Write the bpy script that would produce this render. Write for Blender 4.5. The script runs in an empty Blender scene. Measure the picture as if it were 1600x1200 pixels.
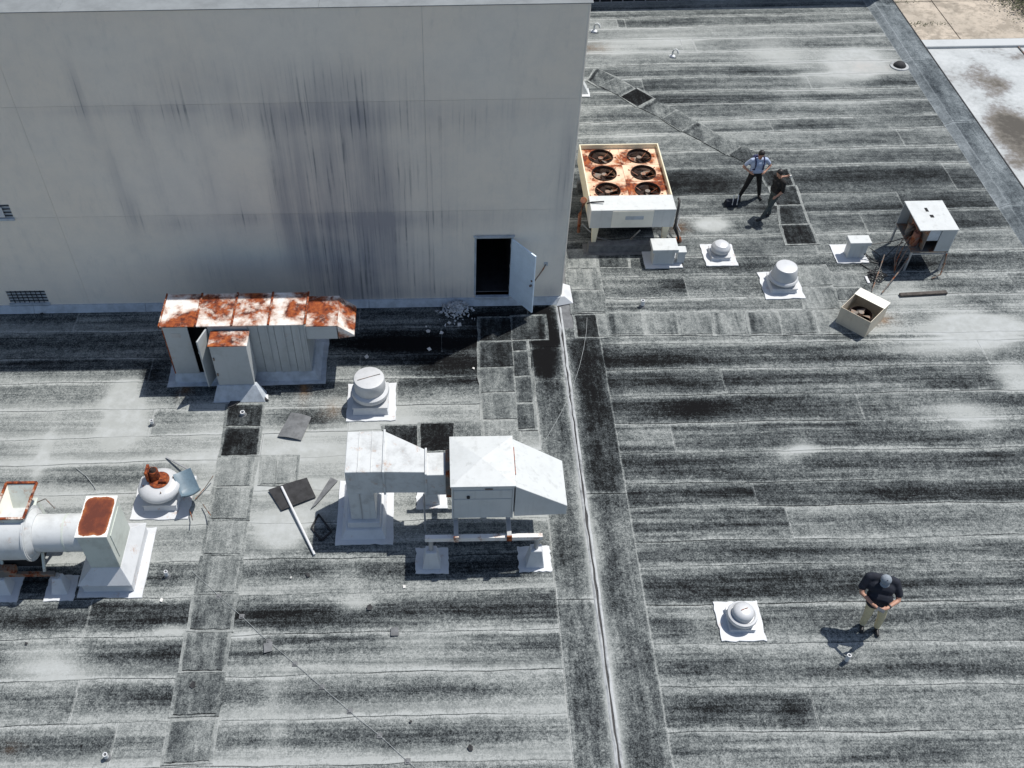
import bpy, bmesh, math, random
import numpy as np
from mathutils import Matrix, Vector

random.seed(7)
rng = np.random.default_rng(7)
sc = bpy.context.scene
COL = sc.collection
PI = math.pi
rad = math.radians

# ------------------------------------------------------------------ camera
CAM_H = 18.4
FOC, PPX, PPY = 1520.0, 697.0, 600.0           # in pixels of a 1600 x 1200 frame
PITCH, ROLL = rad(47.2), rad(-0.95)
_f = np.array([0, math.cos(PITCH), -math.sin(PITCH)])
_r = np.array([1.0, 0, 0]); _u = np.cross(_r, _f)
_r2 = math.cos(ROLL) * _r + math.sin(ROLL) * _u
_u2 = -math.sin(ROLL) * _r + math.cos(ROLL) * _u
cam = bpy.data.cameras.new('camera')
cam.sensor_width = 36.0
cam.lens = FOC / 1600 * 36
cam.shift_x = (800 - PPX) / 1600
cam.shift_y = 0.0
cam.clip_end = 2000
camo = bpy.data.objects.new('camera', cam)
camo.matrix_world = Matrix(((_r2[0], _u2[0], -_f[0], 0), (_r2[1], _u2[1], -_f[1], 0),
                            (_r2[2], _u2[2], -_f[2], CAM_H), (0, 0, 0, 1)))
COL.objects.link(camo)
sc.camera = camo

# ------------------------------------------------------------------ sky, sun, exposure
SUN_EL, SUN_AZ = rad(63.5), rad(33.5)          # azimuth measured from +X towards +Y
sun_dir = Vector((math.cos(SUN_EL) * math.cos(SUN_AZ), math.cos(SUN_EL) * math.sin(SUN_AZ), math.sin(SUN_EL)))
w = bpy.data.worlds.new('World'); sc.world = w; w.use_nodes = True
nt = w.node_tree
sky = nt.nodes.new('ShaderNodeTexSky'); sky.sky_type = 'NISHITA'; sky.sun_disc = False
sky.sun_elevation = SUN_EL; sky.sun_rotation = PI / 2 - SUN_AZ
sky.altitude = 50; sky.air_density = 1.0; sky.dust_density = 1.0; sky.ozone_density = 1.0
nt.links.new(sky.outputs[0], nt.nodes['Background'].inputs[0])
nt.nodes['Background'].inputs[1].default_value = 0.100
sun = bpy.data.lights.new('sun', 'SUN'); sun.energy = 4.5; sun.angle = rad(0.53); sun.color = (1.0, 0.965, 0.91)
suno = bpy.data.objects.new('sun', sun)
suno.rotation_euler = sun_dir.to_track_quat('Z', 'Y').to_euler()
suno.location = (30, 20, 40)
COL.objects.link(suno)
sc.view_settings.view_transform = 'Standard'
sc.view_settings.look = 'None'
sc.view_settings.exposure = 0.12
sc.view_settings.gamma = 1.0
sc.view_settings.use_curve_mapping = False
sc.cycles.max_bounces = 5; sc.cycles.diffuse_bounces = 3; sc.cycles.glossy_bounces = 2; sc.cycles.transmission_bounces = 1

# ------------------------------------------------------------------ measuring helpers
def G(x, y, z=0.0):
    """the point at height z that the photograph shows at pixel (x, y)"""
    d = _r2 * (x - PPX) / FOC - _u2 * (y - PPY) / FOC + _f
    t = (z - CAM_H) / d[2]
    return Vector((d[0] * t, d[1] * t, z))

def onY(x, y, Y):
    d = _r2 * (x - PPX) / FOC - _u2 * (y - PPY) / FOC + _f
    t = Y / d[1]
    return Vector((d[0] * t, Y, CAM_H + d[2] * t))

# ------------------------------------------------------------------ node helpers
class NT:
    def __init__(s, name):
        s.m = bpy.data.materials.new(name); s.m.use_nodes = True
        s.t = s.m.node_tree; s.b = s.t.nodes['Principled BSDF']
    def n(s, typ, **k):
        nd = s.t.nodes.new(typ)
        for a, v in k.items(): setattr(nd, a, v)
        return nd
    def put(s, sock, v):
        if v is None: return
        if isinstance(v, bpy.types.NodeSocket): s.t.links.new(v, sock)
        else:
            if hasattr(sock, 'default_value') and not isinstance(v, (int, float)) and len(v) == 3 and len(sock.default_value) == 4: v = (*v, 1)
            sock.default_value = v
    def pos(s): return s.n('ShaderNodeNewGeometry').outputs['Position']
    def obj(s): return s.n('ShaderNodeTexCoord').outputs['Object']
    def attr(s, a): return s.n('ShaderNodeAttribute', attribute_name=a).outputs['Fac']
    def rnd(s): return s.n('ShaderNodeObjectInfo').outputs['Random']
    def scale(s, v, sx, sy, sz):
        q = s.n('ShaderNodeVectorMath', operation='MULTIPLY'); s.put(q.inputs[0], v); q.inputs[1].default_value = (sx, sy, sz); return q.outputs[0]
    def shift(s, v, val):
        q = s.n('ShaderNodeVectorMath', operation='ADD'); s.put(q.inputs[0], v); s.put(q.inputs[1], val); return q.outputs[0]
    def noise(s, v, sc=1.0, det=4.0, ro=0.55, dist=0.0):
        q = s.n('ShaderNodeTexNoise'); s.put(q.inputs['Vector'], v); q.inputs['Scale'].default_value = sc
        q.inputs['Detail'].default_value = det; q.inputs['Roughness'].default_value = ro; q.inputs['Distortion'].default_value = dist
        return q.outputs['Fac']
    def vor(s, v, sc):
        q = s.n('ShaderNodeTexVoronoi'); s.put(q.inputs['Vector'], v); q.inputs['Scale'].default_value = sc; return q.outputs['Distance']
    def ma(s, op, a, b=None, c=None, clamp=False):
        q = s.n('ShaderNodeMath', operation=op, use_clamp=clamp); s.put(q.inputs[0], a)
        if b is not None: s.put(q.inputs[1], b)
        if c is not None: s.put(q.inputs[2], c)
        return q.outputs[0]
    def mr(s, v, a, b, c=0.0, d=1.0, smooth=True):
        q = s.n('ShaderNodeMapRange'); q.clamp = True
        if smooth: q.interpolation_type = 'SMOOTHSTEP'
        s.put(q.inputs[0], v)
        for i, x in enumerate((a, b, c, d)): s.put(q.inputs[i + 1], x)
        return q.outputs[0]
    def mix(s, f, a, b):
        q = s.n('ShaderNodeMix', data_type='RGBA'); s.put(q.inputs[0], f); s.put(q.inputs[6], a); s.put(q.inputs[7], b); return q.outputs[2]
    def ramp(s, f, stops):
        q = s.n('ShaderNodeValToRGB'); r = q.color_ramp
        while len(r.elements) < len(stops): r.elements.new(0.5)
        for e, (p, c) in zip(r.elements, stops): e.position = p; e.color = (*c, 1)
        s.put(q.inputs[0], f); return q.outputs[0]
    def bump(s, h, st=0.3, d=0.01):
        q = s.n('ShaderNodeBump'); q.inputs['Strength'].default_value = st; q.inputs['Distance'].default_value = d
        s.put(q.inputs['Height'], h); s.put(s.b.inputs['Normal'], q.outputs[0])
    def out(s, col=None, rough=None, metal=None, spec=None):
        if col is not None: s.put(s.b.inputs['Base Color'], col)
        if rough is not None: s.put(s.b.inputs['Roughness'], rough)
        if metal is not None: s.put(s.b.inputs['Metallic'], metal)
        if spec is not None: s.put(s.b.inputs['Specular IOR Level'], spec)
        return s.m

def paint(name, col, rust=0.0, grime=0.35, rough=0.5, metal=0.0, rscale=1.6, rfine=0.35, gcol=None, streak=0.3, rsharp=0.05, spec=0.4, bumpst=0.15, rdet=9.0, rro=0.62):
    t = NT(name); o = t.obj(); o = t.shift(o, t.rnd())
    c = col
    g = t.noise(o, 2.2, 7, 0.68)
    g2 = t.noise(t.scale(o, 7, 7, 0.5), 1.0, 4, 0.6)
    gm = t.ma('MULTIPLY', t.mr(g, 0.44, 0.74), grime)
    sm = t.ma('MULTIPLY', t.mr(g2, 0.5, 0.78), grime * streak * 2)
    gc = gcol or (col[0] * 0.42, col[1] * 0.41, col[2] * 0.38)
    c = t.mix(t.ma('MAXIMUM', gm, sm), c, gc)
    fine = t.noise(o, 38, 3, 0.6)
    c = t.mix(t.ma('MULTIPLY', t.mr(fine, 0.6, 0.75), grime * 0.45), c, gc)
    if rust > 0:
        a = t.noise(o, rscale, rdet, rro, 0.3); b = t.noise(o, rscale * 9, 5, 0.7)
        v = t.ma('ADD', a, t.ma('MULTIPLY', t.ma('SUBTRACT', b, 0.5), rfine))
        th = 0.5 + (0.5 - rust) * 0.62
        mk = t.mr(v, th - rsharp, th + rsharp)
        rc = t.ramp(t.noise(o, rscale * 4, 8, 0.7), [(0.30, (0.020, 0.008, 0.007)), (0.42, (0.085, 0.018, 0.009)), (0.54, (0.25, 0.056, 0.015)), (0.72, (0.42, 0.14, 0.036))])
        edge = t.mr(v, th - rsharp - 0.10, th)
        c = t.mix(t.ma('MULTIPLY', edge, 0.55), c, (0.38, 0.20, 0.10))
        c = t.mix(mk, c, rc)
        t.put(t.b.inputs['Roughness'], t.ma('ADD', rough, t.ma('MULTIPLY', mk, 0.9 - rough)))
        rough = None
    t.bump(t.noise(o, 5, 4, 0.5), bumpst, 0.012)
    return t.out(c, rough, metal, spec)

def flat(name, col, rough=0.7, metal=0.0, var=0.25, sc_=14.0, spec=0.4):
    t = NT(name); o = t.obj()
    f = t.noise(o, sc_, 5, 0.65)
    c = t.mix(t.mr(f, 0.3, 0.75), tuple(x * (1 + var) for x in col), tuple(x * (1 - var) for x in col))
    t.bump(f, 0.1, 0.004)
    return t.out(c, rough, metal, spec)

def membrane(name, axis='x', streak=1.0, tint=(1.0, 1.0, 1.0), seam=1.0, contrast=1.0):
    """granule-surfaced roofing: 'dirt' attribute (0 clean pale .. 1 black growth) broken up by streaks and granules"""
    t = NT(name); p = t.pos(); r = t.rnd()
    sh = t.n('ShaderNodeCombineXYZ'); t.put(sh.inputs[2], t.ma('MULTIPLY', r, 37.0)); p2 = t.shift(p, sh.outputs[0])
    d = t.attr('dirt')
    if axis == 'x': s1 = t.scale(p2, 0.22, 5.0, 1); s2 = t.scale(p2, 0.45, 19, 1)
    else: s1 = t.scale(p2, 6.5, 0.7, 1); s2 = t.scale(p2, 24, 1.8, 1)
    n1 = t.noise(s1, 1.0, 3, 0.65); n2 = t.noise(s2, 1.0, 3, 0.7)
    nb = t.noise(t.scale(p2, 0.22, 0.95, 1) if axis == 'x' else t.scale(p2, 1.25, 0.4, 1), 1.0, 2, 0.6); nm = t.noise(p2, 4.0, 4, 0.7)
    sp = t.noise(p, 14, 3, 0.85); fi = t.noise(p, 40, 1, 0.6)
    def c0(v, k): return t.ma('MULTIPLY', t.ma('SUBTRACT', v, 0.5), k)
    # weight of the break-up: strongest where growth is patchy, faint on bleached areas
    wgt = t.mr(d, -0.25, 0.35, 0.3, 1.0)
    s = t.ma('ADD', t.ma('ADD', t.ma('MULTIPLY', c0(n1, 1.15 * streak), t.mr(r, 0.0, 1.0, 0.55, 1.45, False)), c0(n2, 0.6 * streak)), t.ma('ADD', c0(nb, 1.1), c0(nm, 0.85)))
    v = t.ma('ADD', d, t.ma('MULTIPLY', s, wgt))
    g = t.ma('ADD', c0(sp, 1.3 * contrast), c0(fi, 1.15 * contrast))
    v = t.ma('ADD', v, t.ma('MULTIPLY', g, t.mr(d, -0.2, 0.4, 0.3, 1.0)))
    # seams: pale bleed along the long edges, thin dark lap line at the near edge
    u1 = t.n('ShaderNodeUVMap', uv_map='near').outputs[0]; u2 = t.n('ShaderNodeUVMap', uv_map='far').outputs[0]
    a = t.n('ShaderNodeSeparateXYZ'); t.put(a.inputs[0], u1); b = t.n('ShaderNodeSeparateXYZ'); t.put(b.inputs[0], u2)
    em = t.ma('MINIMUM', a.outputs[1], b.outputs[1]); ee = t.ma('MINIMUM', a.outputs[0], b.outputs[0])
    wob = t.ma('MULTIPLY', t.ma('SUBTRACT', nm, 0.5), 0.10)
    pe = t.mr(t.ma('ADD', em, wob), 0.0, 0.15, 1.0, 0.0)
    pe = t.ma('MULTIPLY', pe, t.mr(nb, 0.35, 0.62, 0.25, 1.0))
    v = t.ma('SUBTRACT', v, t.ma('MULTIPLY', pe, 0.58 * seam))
    pend = t.mr(ee, 0.0, 0.035, 1.0, 0.0)
    v = t.ma('SUBTRACT', v, t.ma('MULTIPLY', pend, 0.45 * seam))
    lap = t.mr(t.ma('ADD', a.outputs[1], t.ma('MULTIPLY', wob, 0.12)), 0.006, 0.022, 1.0, 0.0)
    lap = t.ma('MULTIPLY', lap, t.mr(nb, 0.36, 0.55, 0.15, 1.0))
    v = t.ma('ADD', v, t.ma('MULTIPLY', lap, 0.75))
    vr = t.mr(v, -0.20, 1.12, 0.0, 1.0, False)
    col = t.ramp(vr, [(0.0, (0.328, 0.342, 0.330)), (0.13, (0.262, 0.276, 0.267)), (0.28, (0.193, 0.207, 0.202)), (0.46, (0.111, 0.122, 0.121)), (0.64, (0.054, 0.061, 0.064)), (0.82, (0.021, 0.024, 0.025)), (1.0, (0.0075, 0.0075, 0.008))])
    cl = t.mr(t.ma('ADD', nm, t.ma('MULTIPLY', nb, 0.6)), 0.55, 1.05)
    col = t.mix(t.ma('MULTIPLY', t.mr(v, -0.45, 0.05, 1.0, 0.0), t.ma('MULTIPLY', cl, 0.9)), col, (0.42, 0.438, 0.435))
    col = t.mix(t.ma('MULTIPLY', t.attr('ochre'), t.mr(nm, 0.25, 0.7)), col, (0.30, 0.155, 0.055))
    if tint != (1.0, 1.0, 1.0):
        q = t.n('ShaderNodeMix', data_type='RGBA', blend_type='MULTIPLY'); q.inputs[0].default_value = 1
        t.put(q.inputs[6], col); q.inputs[7].default_value = (*tint, 1); col = q.outputs[2]
    t.bump(sp, 0.3, 0.006)
    return t.out(col, 0.95, 0.0, 0.06)

# ------------------------------------------------------------------ materials
M = {}
M['roof_x'] = membrane('membrane_rows', 'x', seam=0.8)
M['roof_far'] = membrane('membrane_far_rows', 'x', streak=0.7, seam=0.9, contrast=0.7)
M['roof_y'] = membrane('membrane_ridge', 'y', streak=0.75, seam=1.0)
M['pad'] = membrane('membrane_pad', 'y', streak=0.6, seam=0.25, contrast=0.9)
M['parapet'] = membrane('membrane_parapet', 'y', streak=0.45, tint=(0.90, 0.95, 1.03), seam=0.5, contrast=0.6)
M['joint_cap'] = paint('bleached_joint_cap', (0.40, 0.415, 0.42), 0.0, 0.8, 0.85, gcol=(0.10, 0.105, 0.11))
M['white'] = paint('white_paint', (0.545, 0.565, 0.56), 0.0, 0.2, 0.45, streak=.9)
M['white_coat'] = paint('white_roof_coating', (0.59, 0.605, 0.62), 0.10, 0.38, 0.6, rscale=3.0, gcol=(.36,.37,.38))
M['white_dirty'] = paint('white_paint_flaking', (0.56, 0.58, 0.58), 0.16, 0.5, 0.5, rscale=4.5, gcol=(0.16, 0.155, 0.15), rsharp=0.02)
M['grey_metal'] = paint('grey_painted_metal', (0.43, 0.455, 0.46), 0.06, 0.30, 0.45, rscale=3)
M['fan_white'] = paint('spun_aluminium_white', (0.54, 0.55, 0.56), 0.0, 0.3, 0.42, metal=0.1)
M['rust_top'] = paint('rusted_white_top', (0.78, 0.76, 0.73), 0.49, 0.35, 0.55, rscale=1.5, rfine=0.22, rsharp=0.07, rdet=4.0, rro=0.55)
M['steel_white'] = paint('white_painted_steel', (0.72, 0.71, 0.69), 0.22, 0.35, 0.5, rscale=4)
M['duct_round'] = paint('white_round_sheet', (0.58, 0.60, 0.60), 0.07, 0.35, 0.4, rscale=3.2)
M['rust_edge'] = paint('rusted_edge', (0.72, 0.66, 0.60), 0.62, 0.4, 0.6, rscale=2.5)
M['rust'] = paint('rust', (0.22, 0.075, 0.03), 0.75, 0.4, 0.9, rscale=3)
M['rust_patch'] = None
M['cream'] = paint('cream_paint', (0.72, 0.665, 0.50), 0.06, 0.25, 0.5, rscale=3)
M['cream_deck'] = paint('cream_deck_rust_stained', (0.80, 0.55, 0.39), 0.45, 0.15, 0.55, rscale=1.5, rfine=0.25, rsharp=0.05, rdet=5.0, rro=0.5)
M['cream_light'] = paint('pale_cream_paint', (0.80, 0.775, 0.68), 0.05, 0.2, 0.5, rscale=4)
M['tan'] = paint('tan_paint', (0.60, 0.53, 0.42), 0.08, 0.3, 0.55, rscale=3)
M['dark'] = flat('dark_interior', (0.012, 0.012, 0.013), 0.9)
M['black_rubber'] = flat('black_rubber', (0.018, 0.018, 0.02), 0.6)
M['fan_dark'] = flat('dark_rusty_blades', (0.032, 0.020, 0.016), 0.75, var=0.5, spec=.15)
M['fan_blade'] = paint('dusty_blade', (0.20, 0.175, 0.15), 0.35, 0.4, 0.55, rscale=5)
M['steel'] = paint('galvanised_steel', (0.42, 0.43, 0.44), 0.12, 0.35, 0.45, metal=0.35, rscale=3)
M['steel_old'] = paint('old_dark_steel', (0.16, 0.15, 0.14), 0.35, 0.4, 0.6, metal=0.2, rscale=4)
M['greenish'] = paint('weathered_green_white', (0.56, 0.60, 0.55), 0.12, 0.4, 0.5, rscale=3.5)
M['pipe_white'] = flat('white_plastic', (0.60, 0.61, 0.62), 0.45, var=0.06)
M['door'] = flat('pale_blue_door', (0.72, 0.83, 0.92), 0.5, var=0.06, sc_=3)
M['flash'] = flat('flashing_paint', (0.42, 0.46, 0.50), 0.6, var=0.2, sc_=4)
M['chair'] = flat('slate_blue_plastic', (0.12, 0.175, 0.215), 0.45, var=0.12)
M['scrap'] = flat('grey_scrap_sheet', (0.13, 0.135, 0.14), 0.8, var=0.3, sc_=6)
M['scrap_dark'] = flat('dark_scrap_sheet', (0.028, 0.028, 0.03), 0.85, var=0.4, sc_=6)
M['paper'] = flat('pale_scrap', (0.60, 0.59, 0.56), 0.8, var=0.1)
M['stone'] = flat('rubble_stone', (0.52, 0.53, 0.54), 0.9, var=0.3, sc_=30)
M['wood'] = flat('weathered_dark_wood', (0.075, 0.065, 0.058), 0.9, var=0.4, sc_=8)
M['cable'] = flat('black_cable', (0.02, 0.02, 0.022), 0.5)
M['wire'] = flat('pale_wire', (0.30, 0.32, 0.32), 0.5)
M['copper'] = paint('red_brown_pipe', (0.22, 0.09, 0.065), 0.4, 0.4, 0.6, rscale=4)
M['skin'] = flat('skin', (0.42, 0.23, 0.16), 0.55, var=0.08)
M['hair'] = flat('black_hair', (0.012, 0.010, 0.010), 0.5)
M['navy'] = flat('navy_cloth', (0.012, 0.015, 0.024), 0.85, var=0.25)
M['black_cloth'] = flat('black_cloth', (0.013, 0.012, 0.012), 0.85, var=0.25)
M['khaki'] = flat('khaki_cloth', (0.54, 0.47, 0.30), 0.85, var=0.12)
M['slate'] = flat('slate_trousers', (0.055, 0.068, 0.068), 0.85, var=0.2)
M['blue_shirt'] = flat('light_blue_shirt', (0.40, 0.47, 0.62), 0.8, var=0.08)
M['strap'] = flat('dark_blue_strap', (0.018, 0.022, 0.075), 0.7)
M['cap'] = flat('grey_cap_cloth', (0.22, 0.25, 0.28), 0.8, var=0.35, sc_=60)
M['shoe'] = flat('black_shoe', (0.012, 0.012, 0.013), 0.5)
M['phone'] = flat('phone_glass', (0.10, 0.11, 0.12), 0.15)

def rustpatch():
    t = NT('rust_blotched_cap'); o = t.obj()
    q = t.n('ShaderNodeSeparateXYZ'); t.put(q.inputs[0], o)
    n_ = t.ma('MULTIPLY', t.ma('SUBTRACT', t.noise(o, 4, 7, 0.72), 0.5), 0.62)
    dx = t.ma('DIVIDE', t.ma('ABSOLUTE', q.outputs[0]), 0.315); dy = t.ma('DIVIDE', t.ma('ABSOLUTE', q.outputs[1]), 0.495)
    e = t.ma('ADD', t.ma('POWER', dx, 5.0), t.ma('POWER', dy, 5.0))
    e = t.ma('ADD', e, t.ma('MULTIPLY', n_, 2.0))
    rc = t.ramp(t.ma('ADD', t.ma('MULTIPLY', e, 0.6), t.ma('MULTIPLY', n_, 1.3)), [(0.0, (0.10, 0.022, 0.010)), (0.25, (0.16, 0.036, 0.013)), (0.5, (0.32, 0.10, 0.024)), (0.8, (0.13, 0.03, 0.012))])
    fine = t.noise(o, 40, 4, 0.7)
    rc = t.mix(t.mr(fine, 0.55, 0.8), rc, (0.06, 0.018, 0.010))
    c = t.mix(t.mr(e, 0.80, 0.95), rc, (0.74, 0.74, 0.70))
    t.bump(fine, 0.3, 0.006)
    return t.out(c, 0.85)
M['rust_patch'] = rustpatch()

def wallmat():
    t = NT('stained_stucco'); p = t.pos()
    d = t.attr('dirt')
    s1 = t.noise(t.scale(p, 2.6, 1, 0.10), 1.0, 5, 0.62); s2 = t.noise(t.scale(p, 13, 1, 0.30), 1.0, 4, 0.6)
    s3 = t.noise(p, 0.9, 5, 0.6)
    def c0(v, k): return t.ma('MULTIPLY', t.ma('SUBTRACT', v, 0.5), k)
    wsh = t.ma('MULTIPLY', d, t.ma('ADD', 1.0, t.ma('ADD', c0(s1, 1.7), t.ma('ADD', c0(s2, 1.0), c0(s3, 0.6)))))
    base = t.mix(t.mr(t.noise(p, 0.28, 4, 0.55), 0.3, 0.7), (0.90, 0.80, 0.675), (0.87, 0.80, 0.70))
    base = t.mix(t.mr(t.noise(p, 2.2, 7, 0.72), 0.35, 0.75, 0, 0.35), base, (0.70, 0.655, 0.59))
    base = t.mix(t.mr(t.noise(t.scale(p, 1, 1, .25), 5.0, 4, 0.7), 0.5, 0.8, 0, 0.3), base, (0.58, 0.55, 0.50))
    c = t.mix(t.mr(wsh, 0.0, 0.9, 0.0, 1.0, False), base, (0.365, 0.35, 0.36))
    dr = t.ma('MULTIPLY', t.mr(s2, 0.53, 0.68), t.mr(d, 0.03, 0.5, 0.0, 0.9))
    c = t.mix(t.ma('MULTIPLY', dr, t.mr(s3, 0.35, 0.6)), c, (0.20, 0.205, 0.21))
    t.bump(t.ma('ADD', t.noise(p, 24, 4, 0.7), t.ma('MULTIPLY', t.noise(p, 1.6, 3, 0.5), 2.0)), 0.22, 0.012)
    return t.out(c, 0.9, 0, 0.2)
M['wall'] = wallmat()
M['coping'] = flat('coping_membrane', (0.20, 0.215, 0.22), 0.9, var=0.15, sc_=2)

def neighmat():
    t = NT('white_coated_roof'); p = t.pos(); d = t.attr('dirt')
    def c0(v, k): return t.ma('MULTIPLY', t.ma('SUBTRACT', v, 0.5), k)
    n_ = t.ma('ADD', c0(t.noise(p, 0.7, 6, 0.68), 1.5), c0(t.noise(p, 5, 5, 0.7), 1.0))
    v = t.ma('ADD', d, t.ma('MULTIPLY', n_, t.mr(d, -0.1, 0.4, 0.25, 1.0)))
    c = t.ramp(v, [(0.0, (0.45, 0.472, 0.475)), (0.28, (0.35, 0.37, 0.372)), (0.45, (0.22, 0.218, 0.215)), (0.7, (0.12, 0.108, 0.09)), (1.0, (0.05, 0.043, 0.033))])
    return t.out(c, 0.75)
M['neigh'] = neighmat()

def yardmat():
    t = NT('old_concrete'); p = t.pos()
    a = t.noise(p, 0.35, 5, 0.6); b = t.noise(p, 3.5, 6, 0.7)
    c = t.mix(t.mr(a, 0.35, 0.65), (0.50, 0.43, 0.345), (0.39, 0.34, 0.275))
    c = t.mix(t.mr(t.noise(p, 0.8, 5, 0.7), 0.48, 0.62, 0, 0.75), c, (0.25, 0.215, 0.17))
    c = t.mix(t.mr(b, 0.45, 0.75, 0, 0.7), c, (0.17, 0.15, 0.12))
    t.bump(b, 0.2, 0.01)
    return t.out(c, 0.95)
M['yard'] = yardmat()
M['soil'] = flat('dry_soil', (0.13, 0.115, 0.075), 0.95, var=0.4, sc_=1.5)
M['leaf'] = flat('weed_leaf', (0.06, 0.065, 0.028), 0.8, var=0.5, sc_=4)

# ------------------------------------------------------------------ mesh helpers
class MB:
    def __init__(s): s.v = []; s.f = []
    def add(s, vs, fs):
        k = len(s.v); s.v += [tuple(x) for x in vs]; s.f += [tuple(i + k for i in q) for q in fs]; return s
    def box(s, x0, x1, y0, y1, z0, z1):
        return s.frustum([(x0, y0, z0), (x1, y0, z0), (x1, y1, z0), (x0, y1, z0)], [(x0, y0, z1), (x1, y0, z1), (x1, y1, z1), (x0, y1, z1)])
    def frustum(s, lo, hi):
        n = len(lo)
        fs = [tuple(reversed(range(n))), tuple(range(n, 2 * n))] + [(i, (i + 1) % n, n + (i + 1) % n, n + i) for i in range(n)]
        return s.add(list(lo) + list(hi), fs)
    def wall4(s, lo, hi):
        n = len(lo); return s.add(list(lo) + list(hi), [(i, (i + 1) % n, n + (i + 1) % n, n + i) for i in range(n)])
    def quad(s, a, b, c, d): return s.add([a, b, c, d], [(0, 1, 2, 3)])
    def cyl(s, a, b, r, r2=None, n=20, cap=True):
        a = Vector(a); b = Vector(b); r2 = r if r2 is None else r2
        d = (b - a).normalized(); e = d.orthogonal().normalized(); g = d.cross(e)
        vs = []
        for c, q in ((a, r), (b, r2)):
            vs += [c + (e * math.cos(2 * PI * i / n) + g * math.sin(2 * PI * i / n)) * q for i in range(n)]
        fs = [(i, (i + 1) % n, n + (i + 1) % n, n + i) for i in range(n)]
        if cap: fs += [tuple(reversed(range(n))), tuple(range(n, 2 * n))]
        return s.add(vs, fs)
    def lathe(s, c, prof, n=36):
        c = Vector(c); vs = []; fs = []
        for (r, z) in prof: vs += [c + Vector((r * math.cos(2 * PI * i / n), r * math.sin(2 * PI * i / n), z)) for i in range(n)]
        for k in range(len(prof) - 1):
            fs += [(k * n + i, k * n + (i + 1) % n, (k + 1) * n + (i + 1) % n, (k + 1) * n + i) for i in range(n)]
        if prof[0][0] > 1e-4: fs.append(tuple(reversed(range(n))))
        if prof[-1][0] > 1e-4: fs.append(tuple(range((len(prof) - 1) * n, len(prof) * n)))
        return s.add(vs, fs)
    def tube(s, pts, r, n=8):
        pts = [Vector(p) for p in pts]; rings = []
        up = Vector((0, 0, 1))
        for i, p in enumerate(pts):
            d = (pts[min(i + 1, len(pts) - 1)] - pts[max(i - 1, 0)]).normalized()
            e = d.cross(up) if abs(d.dot(up)) < 0.95 else d.cross(Vector((1, 0, 0)))
            e.normalize(); g = d.cross(e)
            rr = r[i] if isinstance(r, (list, tuple)) else r
            rings.append([p + (e * math.cos(2 * PI * k / n) + g * math.sin(2 * PI * k / n)) * rr for k in range(n)])
        vs = [q for R in rings for q in R]
        fs = [(i * n + k, i * n + (k + 1) % n, (i + 1) * n + (k + 1) % n, (i + 1) * n + k) for i in range(len(pts) - 1) for k in range(n)]
        fs += [tuple(reversed(range(n))), tuple(range((len(pts) - 1) * n, len(pts) * n))]
        return s.add(vs, fs)
    def bar(s, a, b, w_, h_):
        """rectangular bar from a to b, w_ across (horizontal), h_ in height"""
        a = Vector(a); b = Vector(b); d = (b - a).normalized()
        e = d.cross(Vector((0, 0, 1)))
        e = e.normalized() if e.length > 1e-3 else Vector((1, 0, 0))
        g = e.cross(d)
        o = [(-1, -1), (1, -1), (1, 1), (-1, 1)]
        return s.frustum([a + e * p * w_ / 2 + g * q * h_ / 2 for p, q in o], [b + e * p * w_ / 2 + g * q * h_ / 2 for p, q in o])
    def build(s, name, mat, parent=None, bevel=0.0, smooth=False, local=False, seg=1):
        off = Vector((0, 0, 0)) if (parent is None or local) else world_off(parent)
        me = bpy.data.meshes.new(name)
        me.from_pydata([tuple(Vector(q) - off) for q in s.v], [], s.f)
        bm = bmesh.new(); bm.from_mesh(me)
        bmesh.ops.recalc_face_normals(bm, faces=bm.faces)
        if bevel:
            es = [e for e in bm.edges if len(e.link_faces) == 2 and e.calc_face_angle(0) > 0.45]
            bmesh.ops.bevel(bm, geom=es, offset=bevel, segments=seg, affect='EDGES', clamp_overlap=True)
        bm.to_mesh(me); bm.free()
        if smooth:
            for q in me.polygons: q.use_smooth = True
            try: me.set_sharp_from_angle(angle=rad(40))
            except Exception: pass
        me.materials.append(M[mat] if isinstance(mat, str) else mat)
        o = bpy.data.objects.new(name, me); COL.objects.link(o)
        if parent is not None: o.parent = parent
        return o

def world_off(o):
    v = Vector(o.location); p = o.parent
    while p is not None: v += Vector(p.location); p = p.parent
    return v

def tag(o, label, cat, group=None):
    o['label'] = label; o['category'] = cat
    if group: o['group'] = group
    return o

def thing(name, label, cat, loc=(0, 0, 0), rz=0.0, group=None):
    o = bpy.data.objects.new(name, None); o.empty_display_size = 0.2
    o.location = loc; o.rotation_euler = (0, 0, rz); COL.objects.link(o)
    return tag(o, label, cat, group)

def struct(o):
    o['kind'] = 'structure'; return o

# ------------------------------------------------------------------ where growth, bleached areas and painted shade lie (roof): pixel centre, pixel radii, amount
BL = []
def blob(x, y, rx, ry, amt, pw=1.0):
    c = G(x, y); a = G(x + rx, y); b = G(x, y + ry)
    BL.append((c.x, c.y, abs(a.x - c.x), abs(b.y - c.y), amt, pw))
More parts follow.
